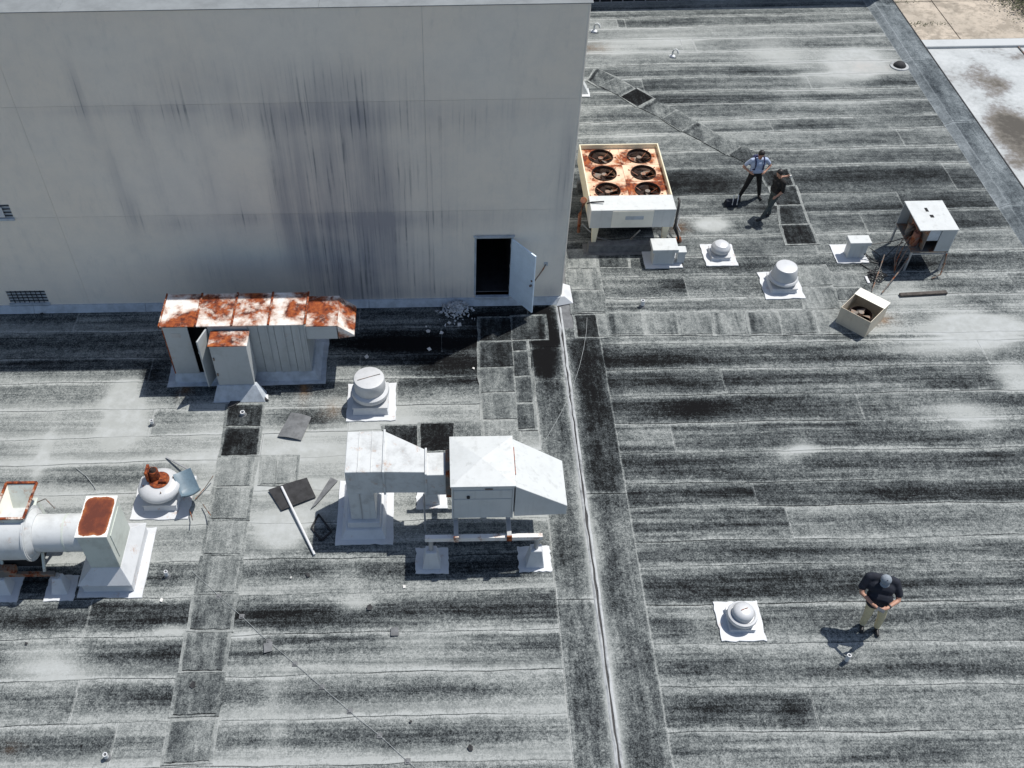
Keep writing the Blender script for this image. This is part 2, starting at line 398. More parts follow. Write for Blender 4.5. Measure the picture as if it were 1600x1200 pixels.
# bleached
for b in [(195, 622, 34, 30, -.7, 2), (192, 668, 34, 30, -.9, 2), (60, 720, 60, 40, -.15), (66, 715, 8, 45, -.45), (330, 720, 60, 30, -.25),
          (1345, 100, 55, 24, -.95, 2), (1295, 125, 50, 22, -.55), (1225, 95, 45, 16, -.35), (1200, 75, 40, 18, -.3), (1050, 65, 60, 14, -.3),
          (1235, 150, 26, 10, -.4), (1530, 512, 80, 26, -.9, 2), (1480, 545, 110, 18, -.75, 1.5), (1590, 590, 40, 22, -.8, 2), (1500, 640, 60, 18, -.6), (1530, 665, 50, 14, -.45),
          (1255, 700, 26, 12, -.6), (1228, 715, 26, 12, -.5), (1112, 352, 30, 10, -.85, 2), (440, 835, 45, 26, -.6, 1.5), (470, 790, 60, 40, -.4),
          (556, 945, 28, 12, -.75, 1.5), (540, 895, 34, 12, -.5), (60, 1030, 60, 22, -.5, 1.5), (100, 1045, 50, 25, -.35), (268, 983, 30, 10, -.55, 2), (380, 990, 24, 10, -.5),
          (430, 1080, 14, 22, -.35), (432, 1150, 14, 22, -.35), (650, 1010, 80, 22, -.25), (1180, 935, 60, 8, -.2), (1090, 960, 26, 14, -.35),
          (1410, 450, 40, 14, -.5), (1350, 100, 20, 10, -.2), (630, 650, 40, 14, -.45), (1010, 60, 90, 30, -.15), (1430, 470, 60, 12, -.35),
          (1240, 985, 60, 16, -.25), (380, 740, 60, 30, -.35), (470, 700, 70, 20, -.45), (560, 640, 60, 50, -.1), (350, 660, 60, 25, -.2), (990, 215, 50, 14, -.25), (960, 78, 30, 14, -.3)]: blob(*b)
# dark growth; the second list also paints shade under and beside the units
for b in [(650, 545, 110, 26, .75, 1.5), (720, 580, 90, 22, .75, 1.5), (780, 505, 60, 26, .7), (570, 520, 90, 30, .3), (690, 610, 30, 20, -.1),
          (860, 520, 22, 70, .65), (845, 575, 22, 40, .35), (925, 560, 30, 70, .45), (930, 650, 30, 60, .4), (940, 740, 26, 50, .35), (890, 690, 20, 60, .2),
          (1010, 560, 80, 14, .3), (1030, 592, 80, 12, .35), (1060, 640, 95, 18, .38, 2), (1080, 640, 40, 14, .25), (1050, 780, 110, 14, .25), (1060, 730, 110, 12, .25),
          (1120, 290, 110, 26, .28), (1090, 285, 60, 20, .2), (1400, 275, 140, 16, .32, 1.5), (1400, 315, 140, 30, .25), (1450, 345, 100, 26, .22), (1200, 330, 60, 30, .2),
          (485, 660, 30, 12, .35), (470, 640, 40, 20, .2), (235, 590, 16, 22, .35), (285, 625, 24, 16, .4), (60, 565, 120, 10, .35), (150, 540, 140, 18, .15),
          (450, 872, 60, 12, .45), (600, 910, 90, 16, .2), (500, 975, 130, 12, .4), (240, 970, 60, 12, .42), (60, 975, 60, 14, .25), (260, 910, 30, 14, .3),
          (850, 1005, 60, 10, .2), (300, 1100, 60, 18, .1), (700, 1075, 140, 12, .22), (650, 1150, 160, 14, .22), (500, 1140, 60, 10, .15), (230, 1095, 60, 10, .18),
          (1075, 610, 40, 10, .2), (1060, 910, 60, 14, .25), (1150, 915, 60, 12, .2), (1060, 985, 26, 14, .3), (1080, 1040, 50, 16, .28), (1100, 1110, 50, 18, .3), (1240, 1110, 30, 22, .4, 1.5),
          (1400, 770, 120, 10, .3), (1560, 770, 60, 10, .25), (1300, 725, 60, 8, .25), (1550, 715, 60, 8, .25), (1350, 665, 120, 14, .2), (1250, 640, 120, 8, .3), (1040, 130, 100, 8, .15), (1100, 155, 140, 8, .3), (1010, 195, 50, 8, .3),
          (1000, 35, 60, 6, .3), (1070, 30, 40, 6, .2), (1040, 295, 20, 20, .3), (950, 510, 12, 20, .5), (1020, 400, 40, 10, .3), (1070, 440, 45, 10, .35), (1180, 400, 20, 16, .3), (1160, 430, 40, 12, .25),
          (1545, 480, 30, 14, .35), (1480, 605, 60, 10, .2), (1380, 95, 10, 10, .3), (1380, 120, 20, 8, .3), (1290, 150, 60, 8, .2), (1395, 180, 60, 5, .25), (1400, 210, 60, 5, .2)]: blob(*b)
for b in [(760, 865, 110, 28, .45, 1.5), (848, 530, 34, 60, .4, 1.2), (790, 540, 60, 40, .3), (720, 520, 110, 40, .2), (690, 800, 40, 30, .3), (580, 862, 80, 16, .35), (505, 825, 22, 26, .4), (330, 600, 110, 18, .35), (260, 570, 30, 30, .3), (60, 905, 90, 26, .45, 1.5), (160, 940, 80, 10, .25),  # shade under fan unit, duct, air handler and blower painted in among growth
          (640, 900, 230, 22, .22), (650, 955, 230, 18, .28), (420, 960, 60, 26, .25), (200, 965, 180, 18, .2), (60, 985, 60, 14, .2), (800, 900, 70, 30, .15), (540, 880, 120, 14, .18), (270, 870, 40, 30, .22), (650, 640, 100, 18, .16), (700, 600, 110, 22, .15),
          (1420, 420, 40, 14, .35), (960, 375, 60, 14, .3), (980, 300, 60, 60, .2)]: blob(*b)
BLA = np.array([[b[0], b[1], b[2], b[3], b[4], b[5]] for b in BL])

OCH = []
for x, y, rx, ry, am in [(478, 600, 7, 22, .8), (474, 585, 6, 10, .5), (1375, 500, 22, 9, .5), (520, 640, 16, 14, .25), (1350, 105, 40, 10, .15), (290, 610, 10, 14, .3), (1060, 355, 16, 10, .3), (920, 75, 30, 8, .3), (15, 1170, 20, 10, .12)]:
    c_ = G(x, y); OCH.append((c_.x, c_.y, abs(G(x + rx, y).x - c_.x), abs(G(x, y + ry).y - c_.y), am))

def blobs_at(xy):
    out = np.zeros(len(xy))
    for cx, cy, rx, ry, a, pw in BLA:
        q = ((xy[:, 0] - cx) / rx) ** 2 + ((xy[:, 1] - cy) / ry) ** 2
        out += a * np.exp(-(q ** pw))
    return out

def sheet(name, mat, quad, z, parent, base=0.4, bands=(), step=0.13, tilt=0.004, thick=0.010, usebl=1.0, ragged=0.0, fn=None, wob=None):
    """one piece of roofing: quad = near-left, near-right, far-right, far-left (world xy)"""
    a, b, c, d = [np.array([q[0], q[1]], float) for q in quad]
    L = max(np.linalg.norm(b - a), np.linalg.norm(c - d)); W = max(np.linalg.norm(d - a), np.linalg.norm(c - b))
    nu = max(1, int(L / step)); nv = max(2, int(W / step))
    U, Vv = np.meshgrid(np.linspace(0, 1, nu + 1), np.linspace(0, 1, nv + 1))
    U = U.ravel(); Vv = Vv.ravel()
    P = (a[None] * ((1 - U) * (1 - Vv))[:, None] + b[None] * (U * (1 - Vv))[:, None] + c[None] * (U * Vv)[:, None] + d[None] * ((1 - U) * Vv)[:, None])
    if wob is not None:
        ww = lambda x, i: .016 * np.sin(1.1 * x + 7.3 * i) + .010 * np.sin(2.9 * x + 3.1 * i) + .006 * np.sin(7.7 * x + 1.7 * i)
        P[:, 1] += (1 - Vv) * ww(P[:, 0], wob[0]) + Vv * ww(P[:, 0], wob[1])
    if ragged:
        ed = (Vv < 1e-6) | (Vv > 1 - 1e-6); P[:, 1] += np.where(ed, rng.normal(0, ragged, len(U)), 0)
        ed = (U < 1e-6) | (U > 1 - 1e-6); P[:, 0] += np.where(ed, rng.normal(0, ragged, len(U)), 0)
    dirt_shade = np.full(len(U), base) + usebl * blobs_at(P)
    for (v0, wd, amt) in bands: dirt_shade += amt * np.exp(-((Vv - v0) / wd) ** 2)
    if fn is not None: dirt_shade += fn(U, Vv)
    Z = z + tilt * (1 - Vv)
    verts = np.column_stack([P, Z])
    n = nu + 1
    fs = [(j * n + i, j * n + i + 1, (j + 1) * n + i + 1, (j + 1) * n + i) for j in range(nv) for i in range(nu)]
    ring = [i for i in range(n)] + [j * n + nu for j in range(1, nv + 1)] + [nv * n + i for i in range(nu - 1, -1, -1)] + [j * n for j in range(nv - 1, 0, -1)]
    k0 = len(verts); low = verts[ring].copy(); low[:, 2] -= thick
    verts = np.vstack([verts, low]); m = len(ring)
    fs += [(ring[i], k0 + i, k0 + (i + 1) % m, ring[(i + 1) % m]) for i in range(m)]
    dirt_shade = np.concatenate([dirt_shade, dirt_shade[ring]]); UU = np.concatenate([U, U[ring]]); VV = np.concatenate([Vv, Vv[ring]])
    me = bpy.data.meshes.new(name); me.from_pydata(verts.tolist(), [], fs)
    at = me.attributes.new('dirt', 'FLOAT', 'POINT'); at.data.foreach_set('value', dirt_shade.astype(np.float32))
    if usebl:
        oc = np.zeros(len(verts))
        for cx, cy, rx, ry, am in OCH: oc += am * np.exp(-((verts[:, 0] - cx) / rx) ** 2 - ((verts[:, 1] - cy) / ry) ** 2)
        me.attributes.new('ochre', 'FLOAT', 'POINT').data.foreach_set('value', oc.astype(np.float32))
    li = np.empty(len(me.loops), dtype=np.int32); me.loops.foreach_get('vertex_index', li)
    for nm, uv in (('near', np.column_stack([UU * L, VV * W])), ('far', np.column_stack([(1 - UU) * L, (1 - VV) * W]))):
        l = me.uv_layers.new(name=nm); l.data.foreach_set('uv', uv[li].astype(np.float32).ravel())
    me.materials.append(M[mat])
    o = bpy.data.objects.new(name, me); COL.objects.link(o)
    o.parent = parent
    return o

# ================================================================== SETTING
XJ, XL, XR = 3.15, 2.28, 4.16        # expansion joint, and the edges of the ridge strips beside it
WALL_Y = 20.10
CORNER_X = 3.26
PAR_X0, PAR_X1 = 17.02, 18.05

mb = MB(); mb.box(-60, 120, -60, 180, -8.5, -8.0)
ground = struct(mb.build('ground', 'soil'))

mb = MB(); mb.box(-26, PAR_X1, -6, 40.0, -8.0, 0.0)
roof = mb.build('roof', 'scrap'); struct(roof)

def row_sheets(seams, x0, x1, breaks, bases, zone):
    """rows of roofing between successive seam lines; seams = ((px,py),(px,py)) from near to far"""
    L = []
    for p, q in seams:
        a, b = G(*p), G(*q); k = (b.y - a.y) / (b.x - a.x); L.append((a.y - k * a.x, k))
    for i in range(len(L) - 1):
        X0 = x0(i) if callable(x0) else x0; X1 = x1(i) if callable(x1) else x1
        xs = [X0] + sorted(b for b in breaks.get(i, []) if X0 + .3 < b < X1 - .3) + [X1]
        for j in range(len(xs) - 1):
            a, b = xs[j], xs[j + 1]
            yn = lambda x: L[i][0] + L[i][1] * x
            yf = lambda x: L[i + 1][0] + L[i + 1][1] * x
            bs = bases[i] if isinstance(bases, (list, tuple)) else bases
            bs += random.uniform(-.11, .11)
            bands = [(random.uniform(.35, .7), random.uniform(.12, .25), random.uniform(.05, .26)), (random.uniform(.1, .9), .07, random.uniform(-.08, .2))]
            if zone == 'lowleft': bands = [(0.15, .16, -.22), (random.uniform(.5, .62), .2, random.uniform(.12, .26) * (1 if i < 6 else .45)), (.95, .06, -.05)]
            if zone == 'far': bands = [(random.uniform(.2, .5), .14, random.uniform(.05, .2)), (.93, .10, -.12)]
            sheet('roofing_sheet', 'roof_far' if zone == 'far' else 'roof_x', [(a + .004, yn(a) + .003), (b - .004, yn(b) + .003), (b - .004, yf(b)), (a + .004, yf(a))], 0.006 + 0.002 * ((i + j) % 2), roof, bs, bands, wob=(i, i + 1))

# right-hand field, near rows
RS = [((1049, 1300), (1600, 1296)), ((1049, 1221), (1600, 1217)), ((1049, 1146), (1600, 1141)), ((1034, 1075), (1600, 1069.5)), ((1020, 1008), (1600, 1001)), ((1014, 946), (1600, 938)),
      ((998, 885.5), (1600, 877)), ((990, 848), (1600, 836)), ((981, 794), (1600, 785)), ((976, 757.5), (1600, 746)), ((966, 709.5), (1600, 699)),
      ((957, 663), (1600, 652.5)), ((950, 620), (1600, 610)), ((942, 579), (1600, 569)), ((935, 539.5), (1600, 530)), ((935, 525), (1600, 518)),
      ((930, 490), (1600, 484)), ((930, 468), (1600, 458)), ((930, 435), (1600, 424)), ((930, 405), (1600, 390))]
brk = {2: [G(1272, 1105).x], 6: [], 7: [G(1232, 815).x], 8: [G(1180, 775).x], 10: [G(1063, 735).x], 11: [G(1362, 680).x], 12: [G(1143, 640).x],
       13: [G(1558, 590).x], 14: [G(1340, 550).x], 16: [], 17: [G(1072, 450).x, G(1580, 440).x]}
bases = [.40, .39, .40, .42, .44, .44, .40, .38, .46, .46, .46, .46, .44, .47, .3, .26, .26, .30, .36]
row_sheets(RS, XR, PAR_X0, brk, bases, 'near')
# right-hand field, far rows (beside and behind the tall block)
FS = [((930, 405), (1600, 390)), ((930, 375), (1600, 357)), ((930, 343), (1600, 325)), ((930, 308), (1600, 296)), ((915, 266), (1512, 254)), ((912, 241), (1260, 233)),
      ((915, 214), (1260, 205)), ((912, 193), (1260, 184)), ((912, 166), (1260, 159)), ((918, 147), (1260, 140)), ((925, 124), (1260, 117)),
      ((922, 104), (1260, 97)), ((920, 83), (1260, 78)), ((920, 64), (1260, 57)), ((930, 46), (1260, 37)), ((930, 30), (1260, 22)), ((930, 18), (1260, 11)), ((930, 3), (1260, -4))]
fbrk = {0: [G(1272, 380).x], 1: [G(1350, 350).x], 2: [G(1405, 310).x], 3: [G(1492, 290).x], 5: [G(1408, 217).x], 6: [G(1206, 200).x], 9: [G(1005, 135).x, G(1275, 150).x], 12: [G(1065, 70).x, G(1085, 70).x], 14: [G(965, 38).x, G(977, 38).x]}
fb = [.36, .40, .42, .42, .46, .34, .32, .3, .3, .34, .34, .3, .22, .2, .26, .25, .3]
row_sheets(FS, 3.02, PAR_X0, fbrk, fb, 'far')
# left-hand field
LS = [((0, 1290), (890, 1274)), ((0, 1206), (890, 1188)), ((0, 1135), (881, 1114)), ((0, 1067), (878, 1045)), ((0, 1001), (872, 983)), ((0, 940), (866, 920)), ((0, 884), (760, 868)),
      ((0, 827), (740, 812)), ((0, 776), (740, 760)), ((0, 729), (740, 707)), ((0, 689), (740, 669)), ((0, 644), (752, 631)), ((0, 601), (750, 590)), ((0, 562), (747, 551)), ((0, 522), (747, 512.5)), ((0, 478), (800, 466))]
wk = lambda y: G(375 - (y - 880) * .155 + 2, y).x
lb = {0: [], 1: [G(175, 1170).x, wk(1165)], 2: [G(118, 1090).x, wk(1090)], 3: [G(300, 1025).x, wk(1020)], 4: [G(137, 970).x, wk(960)], 5: [wk(900)], 6: [wk(850)], 7: [wk(800)],
      8: [wk(735), G(540, 735).x], 9: [G(410, 690).x], 10: [G(237, 665).x, G(545, 655).x], 11: [G(280, 620).x, G(620, 620).x], 12: [G(235, 580).x, G(562, 575).x], 13: [G(690, 530).x], 14: [G(120, 500).x, G(562, 495).x]}
lbase = [.30, .30, .30, .27, .36, .30, .10, .06, .06, .04, .10, .22, .28, .40, .34]
row_sheets(LS, -16.0, XL, lb, lbase, 'lowleft')

# ridge strips each side of the joint, running away from the camera
def rs(x0, x1, ys, base, UJ=1.0):
    for i in range(len(ys) - 1):
        sheet('roofing_sheet', 'roof_y', [(x0, ys[i] + .01), (x1, ys[i] + .01), (x1, ys[i + 1]), (x0, ys[i + 1])], 0.017 + .001 * (i % 2), roof, base + random.uniform(-.04, .04),
              fn=lambda U, V_: 0.10 * np.exp(-((U - .5) / .3) ** 2) - .12 * np.exp(-(U / .07) ** 2) - .1 * np.exp(-((1 - U) / .08) ** 2) - .62 * np.exp(-(np.abs(U - UJ) / .14) ** 2), tilt=0.0)
rs(XL, XJ - .035, [5.0, G(890, 938).y, G(850, 595).y, 18.3, 19.95], .38)
rs(XJ + .035, XR, [5.0, G(975, 772).y, G(930, 527).y, 19.0], .46, 0.0)
# the joint itself: a raised pale cap on each side of an open black crack
for sx in (-1, 1):
    ys = np.arange(5.0, 19.9, 0.28); m_ = MB()
    pr = [(0.020, 0.030), (0.034, 0.036), (0.058, 0.027), (0.078, 0.016)]
    vs = []
    for y in ys:
        wob = rng.normal(0, .010)
        for (dx, z) in pr: vs.append((XJ + sx * (dx + wob * (1 if dx < .03 else .4)), y, z + rng.normal(0, .003)))
    k = len(pr)
    m_.add(vs, [(i * k + j, i * k + j + 1, (i + 1) * k + j + 1, (i + 1) * k + j) for i in range(len(ys) - 1) for j in range(k - 1)])
    m_.build('joint_cap', 'joint_cap', roof)
MB().box(XJ - .03, XJ + .03, 5.0, 19.9, 0.002, 0.018).build('joint_filler', 'black_rubber', roof)

# walkway pads and repair patches: pixel corners near-left, near-right, far-right, far-left, and how dark the piece is
PADS = [  # left walkway
    ((257, 1193), (327, 1189), (336, 1125), (268, 1129), .42), ((271, 1118), (337, 1116), (348, 1053), (281, 1055), .46), ((284, 1049), (348, 1048), (357, 989), (293, 990), .40),
    ((297, 984), (360, 984), (367, 930), (305, 930), .36), ((308, 926), (368, 925), (376, 870), (318, 870), .26), ((319, 866), (377, 866), (384, 815), (328, 815), .24),
    ((328, 811), (385, 811), (392, 763), (335, 763), .24), ((338, 761), (392, 760), (400, 714), (345, 714), .22), ((346, 712), (401, 711), (406, 670), (353, 670), .98), ((353, 666), (407, 666), (410, 634), (357, 634), .80),
    ((407, 757), (428, 757), (432, 715), (410, 715), .2), ((431, 757), (462, 756), (464, 714), (434, 715), .16),
    # beside the duct
    ((601, 706), (652, 706), (652, 666), (601, 666), .95), ((658, 705), (706, 704), (709, 662), (657, 663), .98), ((712, 684), (752, 684), (752, 662), (712, 662), .32),
    ((751, 533), (799, 532), (797, 497), (750, 498), .55), ((750, 575), (802, 573), (799, 535), (750, 536), .66), ((752, 614), (804, 613), (802, 576), (751, 577), .26), ((755, 656), (808, 655), (805, 615), (753, 616), .28),
    ((756, 690), (811, 690), (809, 658), (755, 659), .34), ((801, 532), (853, 530), (850, 494), (800, 496), .45), ((802, 549), (823, 548), (822, 533), (801, 534), .6), ((804, 588), (827, 587), (824, 550), (802, 551), .72),
    ((807, 630), (832, 629), (829, 590), (805, 591), .5), ((810, 671), (836, 670), (833, 632), (808, 633), .52),
    # column at the corner of the tall block
    ((887, 420), (932, 420), (930, 391), (887, 392), .16), ((889, 454), (937, 453), (933, 421), (888, 422), .22), ((896, 489), (944, 488), (939, 455), (892, 456), .3), ((903, 527), (936, 527), (930, 493), (899, 494), .95), ((937, 527), (951, 526), (945, 493), (932, 493), .15),
    ((937, 418), (982, 418), (979, 391), (934, 391), .72),
    # cross row of pads
    ((955, 523), (1006, 523), (1002, 491), (950, 491), .34), ((1012, 523), (1061, 523), (1057, 490), (1006, 491), .34), ((1066, 523), (1113, 523), (1110, 490), (1060, 490), .26), ((1118, 523), (1168, 523), (1163, 489), (1113, 490), .28),
    ((1174, 522), (1221, 522), (1216, 489), (1168, 489), .32), ((1228, 522), (1277, 521), (1270, 487), (1220, 488), .24), ((1283, 521), (1330, 520), (1325, 486), (1274, 487), .22),
    ((1249, 447), (1300, 446), (1288, 416), (1245, 417), .24), ((1258, 483), (1313, 483), (1302, 450), (1252, 451), .22), ((1302, 449), (1340, 448), (1334, 429), (1298, 430), .26), ((1310, 470), (1344, 469), (1342, 451), (1306, 452), .5),
    # walkway past the two men
    ((1230, 382), (1276, 381), (1264, 352), (1221, 353), .92), ((1220, 351), (1262, 350), (1252, 322), (1218, 323), .76), ((1214, 321), (1251, 320), (1242, 292), (1203, 294), .78), ((1199, 291), (1239, 290), (1230, 265), (1188, 270), .74),
    # diagonal run
    ((1140, 243), (1178, 262), (1205, 249), (1159, 229), .72), ((1100, 224), (1134, 243), (1157, 230), (1122, 212), .42), ((1066, 206), (1099, 223), (1120, 211), (1089, 192), .44), ((1034, 187), (1065, 205), (1088, 191), (1056, 174), .44),
    ((1000, 170), (1034, 186), (1056, 172), (1022, 157), .46), ((970, 152), (996, 167), (1021, 154), (994, 139), .90), ((937, 136), (969, 151), (992, 139), (962, 122), .46), ((919, 126), (936, 136), (961, 122), (932, 107), .5),
    # odd patches
    ((390, 0, 0, 0, 0),)]
bedz = .0165
for p in PADS[:-1]:
    q = [G(*c) for c in p[:4]]
    cc = sum(q, Vector()) / 4
    sheet('pad_bed', 'pad', [(c.x + .075 * (1 if c.x > cc.x else -1), c.y + .06 * (1 if c.y > cc.y else -1)) for c in q], bedz, roof, random.uniform(.08, .3), [], step=.3, tilt=0, thick=.01, usebl=.15, ragged=.01)
    bedz += .00012
    s = random.choice((-1, 1)); u0 = .12 if s < 0 else .88; st = 0.35 if random.random() < .45 and p[4] < .6 else 0.0
    sheet('walkway_pad', 'pad', [(c.x, c.y) for c in q], 0.024, roof, p[4], [], step=.11, tilt=0.001, thick=.012, usebl=.3, ragged=.006,
          fn=lambda U, V_, u0=u0, st=st: st * np.exp(-((U - u0) / .035) ** 2) + .08 * np.exp(-(V_ / .15) ** 2))

# parapet along the right edge: cant slope, flat top, metal edge, cut into lengths
pys = [-6, 6, 14, 19.6, 24.0, 28.6, 32.8, 37.0, 40.0]
for i in range(len(pys) - 1):
    def par(x0, x1, z0, z1, base, nm):
        o = sheet(nm, 'parapet', [(x0, pys[i] + .006), (x1, pys[i] + .006), (x1, pys[i + 1]), (x0, pys[i + 1])], 0.0, roof, base, usebl=.0, tilt=0, thick=.12 if nm != 'cant_strip' else 0.0, step=.17)
        for v in o.data.vertices:
            v.co.z += z0 + (z1 - z0) * min(1, max(0, (v.co.x - x0) / (x1 - x0)))
    par(PAR_X0 - .02, PAR_X0 + .26, .012, .13, .22, 'cant_strip')
    par(PAR_X0 + .262, PAR_X1, .13, .135, .34 + random.uniform(-.03, .03), 'parapet_cap')
    MB().box(PAR_X1 - .01, PAR_X1 + .03, pys[i], pys[i + 1] - .01, -.14, .150).build('edge_trim', 'scrap_dark', roof)

# ------------------------------------------------------------------ neighbouring lower roof and the yard
NZ = -1.2
nf = G(1435, 66, NZ); nr = G(1600, 62, NZ)
BLA_keep = BLA
def nb(x, y, rx, ry, a, pw=1.0):
    c = G(x, y, NZ); u_ = G(x + rx, y, NZ); v_ = G(x, y + ry, NZ); return (c.x, c.y, abs(u_.x - c.x), abs(v_.y - c.y), a, pw)
BLA = np.array([nb(1520, 105, 24, 12, .3), nb(1545, 125, 30, 16, .28), nb(1562, 130, 12, 8, .25), nb(1515, 155, 14, 6, .3), nb(1555, 145, 24, 18, .22), nb(1600, 212, 52, 42, .75, 2), nb(1570, 175, 34, 18, .26), nb(1550, 82, 20, 6, .2), nb(1590, 88, 12, 6, .25), nb(1590, 255, 16, 10, .5)])
lower = sheet('roof', 'neigh', [(PAR_X1 + .03, 8), (31, 8), (31, nf.y - .55), (PAR_X1 + .03, nf.y - .55)], NZ, None, .14, step=.25, thick=.3, tilt=0)
BLA = BLA_keep
lower.name = 'lower_roof'; struct(lower)
MB().box(PAR_X1 + .03, 24.2, nf.y - .54, nf.y + .02, NZ - 6.8, NZ + .10).build('roof_curb', 'neigh', lower, .02)
cy = G(1583, 72, NZ).x
mb = MB(); mb.bar((G(1590, 73, NZ).x, nf.y - .55, NZ + .02), (G(1640, 130, NZ).x, G(1640, 130, NZ).y, NZ + .02), .05, .05); mb.build('roof_joint', 'steel_old', lower)
yz = -7.98
yard = struct(MB().box(PAR_X1 + .2, 70, 30, 120, -8.1, yz).build('yard', 'soil'))
for i in range(8):
    for j in range(9):
        x0 = 19 + i * 4.6; y0 = 36 + j * 4.4
        if i == 5 or x0 > 43: continue
        mb = MB(); mb.box(x0 + .02, x0 + 4.58, y0 + .02, y0 + 4.38, yz, yz + .06 + random.uniform(0, .015)); mb.build('concrete_slab', 'yard', yard, .01)
def weeds(name, pts, n, h, label, spread):
    m_ = MB()
    for (cx, cy_, cz) in pts:
        for _ in range(n):
            x = cx + random.gauss(0, spread[0]); y = cy_ + random.gauss(0, spread[1]); z = cz + abs(random.gauss(0, h))
            a = random.uniform(0, 6.3); l = random.uniform(.03, .075); t_ = random.uniform(-.6, .6)
            d = Vector((math.cos(a), math.sin(a), t_)) * l; e = Vector((-math.sin(a), math.cos(a), random.uniform(-.4, .4))) * l * .45
            c = Vector((x, y, z)); m_.quad(c - d, c + e, c + d, c - e)
    o = m_.build(name, 'leaf'); o['kind'] = 'stuff'; return tag(o, label, 'weeds')
g1 = G(1425, 39, yz); g2 = G(1452, 40, yz); g3 = G(1412, 5, yz)
weeds('weeds', [tuple(g1), tuple(g2), tuple(g1.lerp(g2, .5)), tuple(g3)], 200, .05, 'low green weeds growing in a crack of the concrete yard', (.7, .12))
h1 = [G(x, y, yz) for x, y in ((1592, -4), (1603, 4), (1616, 14), (1630, 20))]
weeds('undergrowth', [tuple(p) for p in h1], 1500, .25, 'dark olive undergrowth at the far edge of the concrete yard', (.9, .9))

# ------------------------------------------------------------------ the tall block with its stained wall
blk = thing('tall_block', 'tall windowless grey beige stucco block with dark run-off stains and a doorway', 'building', (-6, WALL_Y, 0))
TOPZ = 8.635
DX0, DX1, DZ0, DZ1 = .86, 1.78, .30, 2.29
V1X, V2X = (-12.02, -10.95), (-14.0, -10.95)
WB = []
def wb(x, y, rx, ry, a, pw=1.0):
    c = onY(x, y, WALL_Y); u_ = onY(x + rx, y, WALL_Y); v_ = onY(x, y + ry, WALL_Y)
    WB.append((c.x, c.z, abs(u_.x - c.x), abs(v_.z - c.z), a, pw))
for b in [(535, 330, 100, 160, .55, 3), (560, 420, 110, 70, .22, 2), (450, 300, 30, 130, .22, 1.5), (357, 195, 30, 28, .10, 4), (420, 190, 60, 26, .12, 2), (500, 180, 130, 22, .10, 2), (640, 185, 110, 22, .16, 1.5), (200, 172, 160, 10, .14, 1.5),
          (480, 135, 190, 40, .24), (310, 140, 60, 40, .12), (660, 250, 60, 70, .16), (680, 380, 90, 80, .15), (600, 345, 120, 12, .24), (700, 458, 90, 12, .28), (540, 460, 130, 16, .18), (330, 440, 70, 40, .16), (120, 140, 8, 40, .3), (135, 190, 10, 40, .16), (185, 290, 9, 70, .26), (210, 330, 9, 30, .34), (240, 270, 10, 80, .16), (215, 190, 8, 30, .24),
          (275, 195, 22, 30, .16), (330, 290, 12, 90, .14), (375, 330, 16, 40, .14), (270, 350, 40, 14, .2), (390, 342, 40, 10, .2), (885, 250, 10, 60, .3), (872, 330, 8, 60, .14), (860, 457, 16, 8, .3), (760, 200, 60, 40, .10), (820, 175, 60, 20, .10), (780, 340, 80, 14, .12), (60, 430, 80, 40, .05), (640, 440, 40, 40, .1)]: wb(*b)
WBA = np.array(WB)
def wall_panel(x0, x1, z0, z1, holes=()):
    """one stucco panel with its returns; holes = rectangles left open"""
    st = .14
    xs = sorted(set([x0, x1] + [h[i] for h in holes for i in (0, 1)])); zs = sorted(set([z0, z1] + [h[i] for h in holes for i in (2, 3)]))
    def fillr(a):
        o = []
        for p, q in zip(a[:-1], a[1:]):
            n = max(1, int((q - p) / st)); o += [p + (q - p) * i / n for i in range(n)]
        return o + [a[-1]]
    X = fillr(xs); Zs = fillr(zs); nx = len(X); nz = len(Zs)
    v = [(x, WALL_Y, z) for z in Zs for x in X]; f = []
    ins = lambda x, z: any(h[0] < x < h[1] and h[2] < z < h[3] for h in holes)
    for j in range(nz - 1):
        for i in range(nx - 1):
            if not ins((X[i] + X[i + 1]) / 2, (Zs[j] + Zs[j + 1]) / 2): f.append((j * nx + i, j * nx + i + 1, (j + 1) * nx + i + 1, (j + 1) * nx + i))
    m_ = MB(); m_.add(v, f)
    k = len(m_.v)
    for (a0, a1, b0, b1, dp) in [(x0, x1, z0, z1, .035)] + [(h[0], h[1], h[2], h[3], .16) for h in holes]:
        m_.wall4([(a0, WALL_Y, b0), (a1, WALL_Y, b0), (a1, WALL_Y, b1), (a0, WALL_Y, b1)], [(a0, WALL_Y + dp, b0), (a1, WALL_Y + dp, b0), (a1, WALL_Y + dp, b1), (a0, WALL_Y + dp, b1)])
    off = world_off(blk)
    me = bpy.data.meshes.new('wall_panel'); me.from_pydata([tuple(Vector(q) - off) for q in m_.v], [], m_.f)
    P = np.array(m_.v); dd = np.zeros(len(P))
    for cx, cz, rx, rz, a, pw in WBA: dd += a * np.exp(-((((P[:, 0] - cx) / rx) ** 2 + ((P[:, 2] - cz) / rz) ** 2) ** pw))
    # run-off gathers under each horizontal joint
    for zj in (3.19, 6.35): dd += .12 * np.exp(-((P[:, 0] + 3.2) / 5.0) ** 2) * np.where(P[:, 2] < zj, np.exp(-((zj - P[:, 2]) / .55) ** 2), 0)
    me.attributes.new('dirt', 'FLOAT', 'POINT').data.foreach_set('value', dd.astype(np.float32))
    bm = bmesh.new(); bm.from_mesh(me); bmesh.ops.recalc_face_normals(bm, faces=[q for q in bm.faces]); bm.to_mesh(me); bm.free()
    me.materials.append(M['wall'])
    o = bpy.data.objects.new('wall_panel', me); COL.objects.link(o); o.parent = blk; return o
J = .0025
xcol = [-26.0, onY(60, 262, WALL_Y).x, onY(661, 80, WALL_Y).x, CORNER_X - .07]
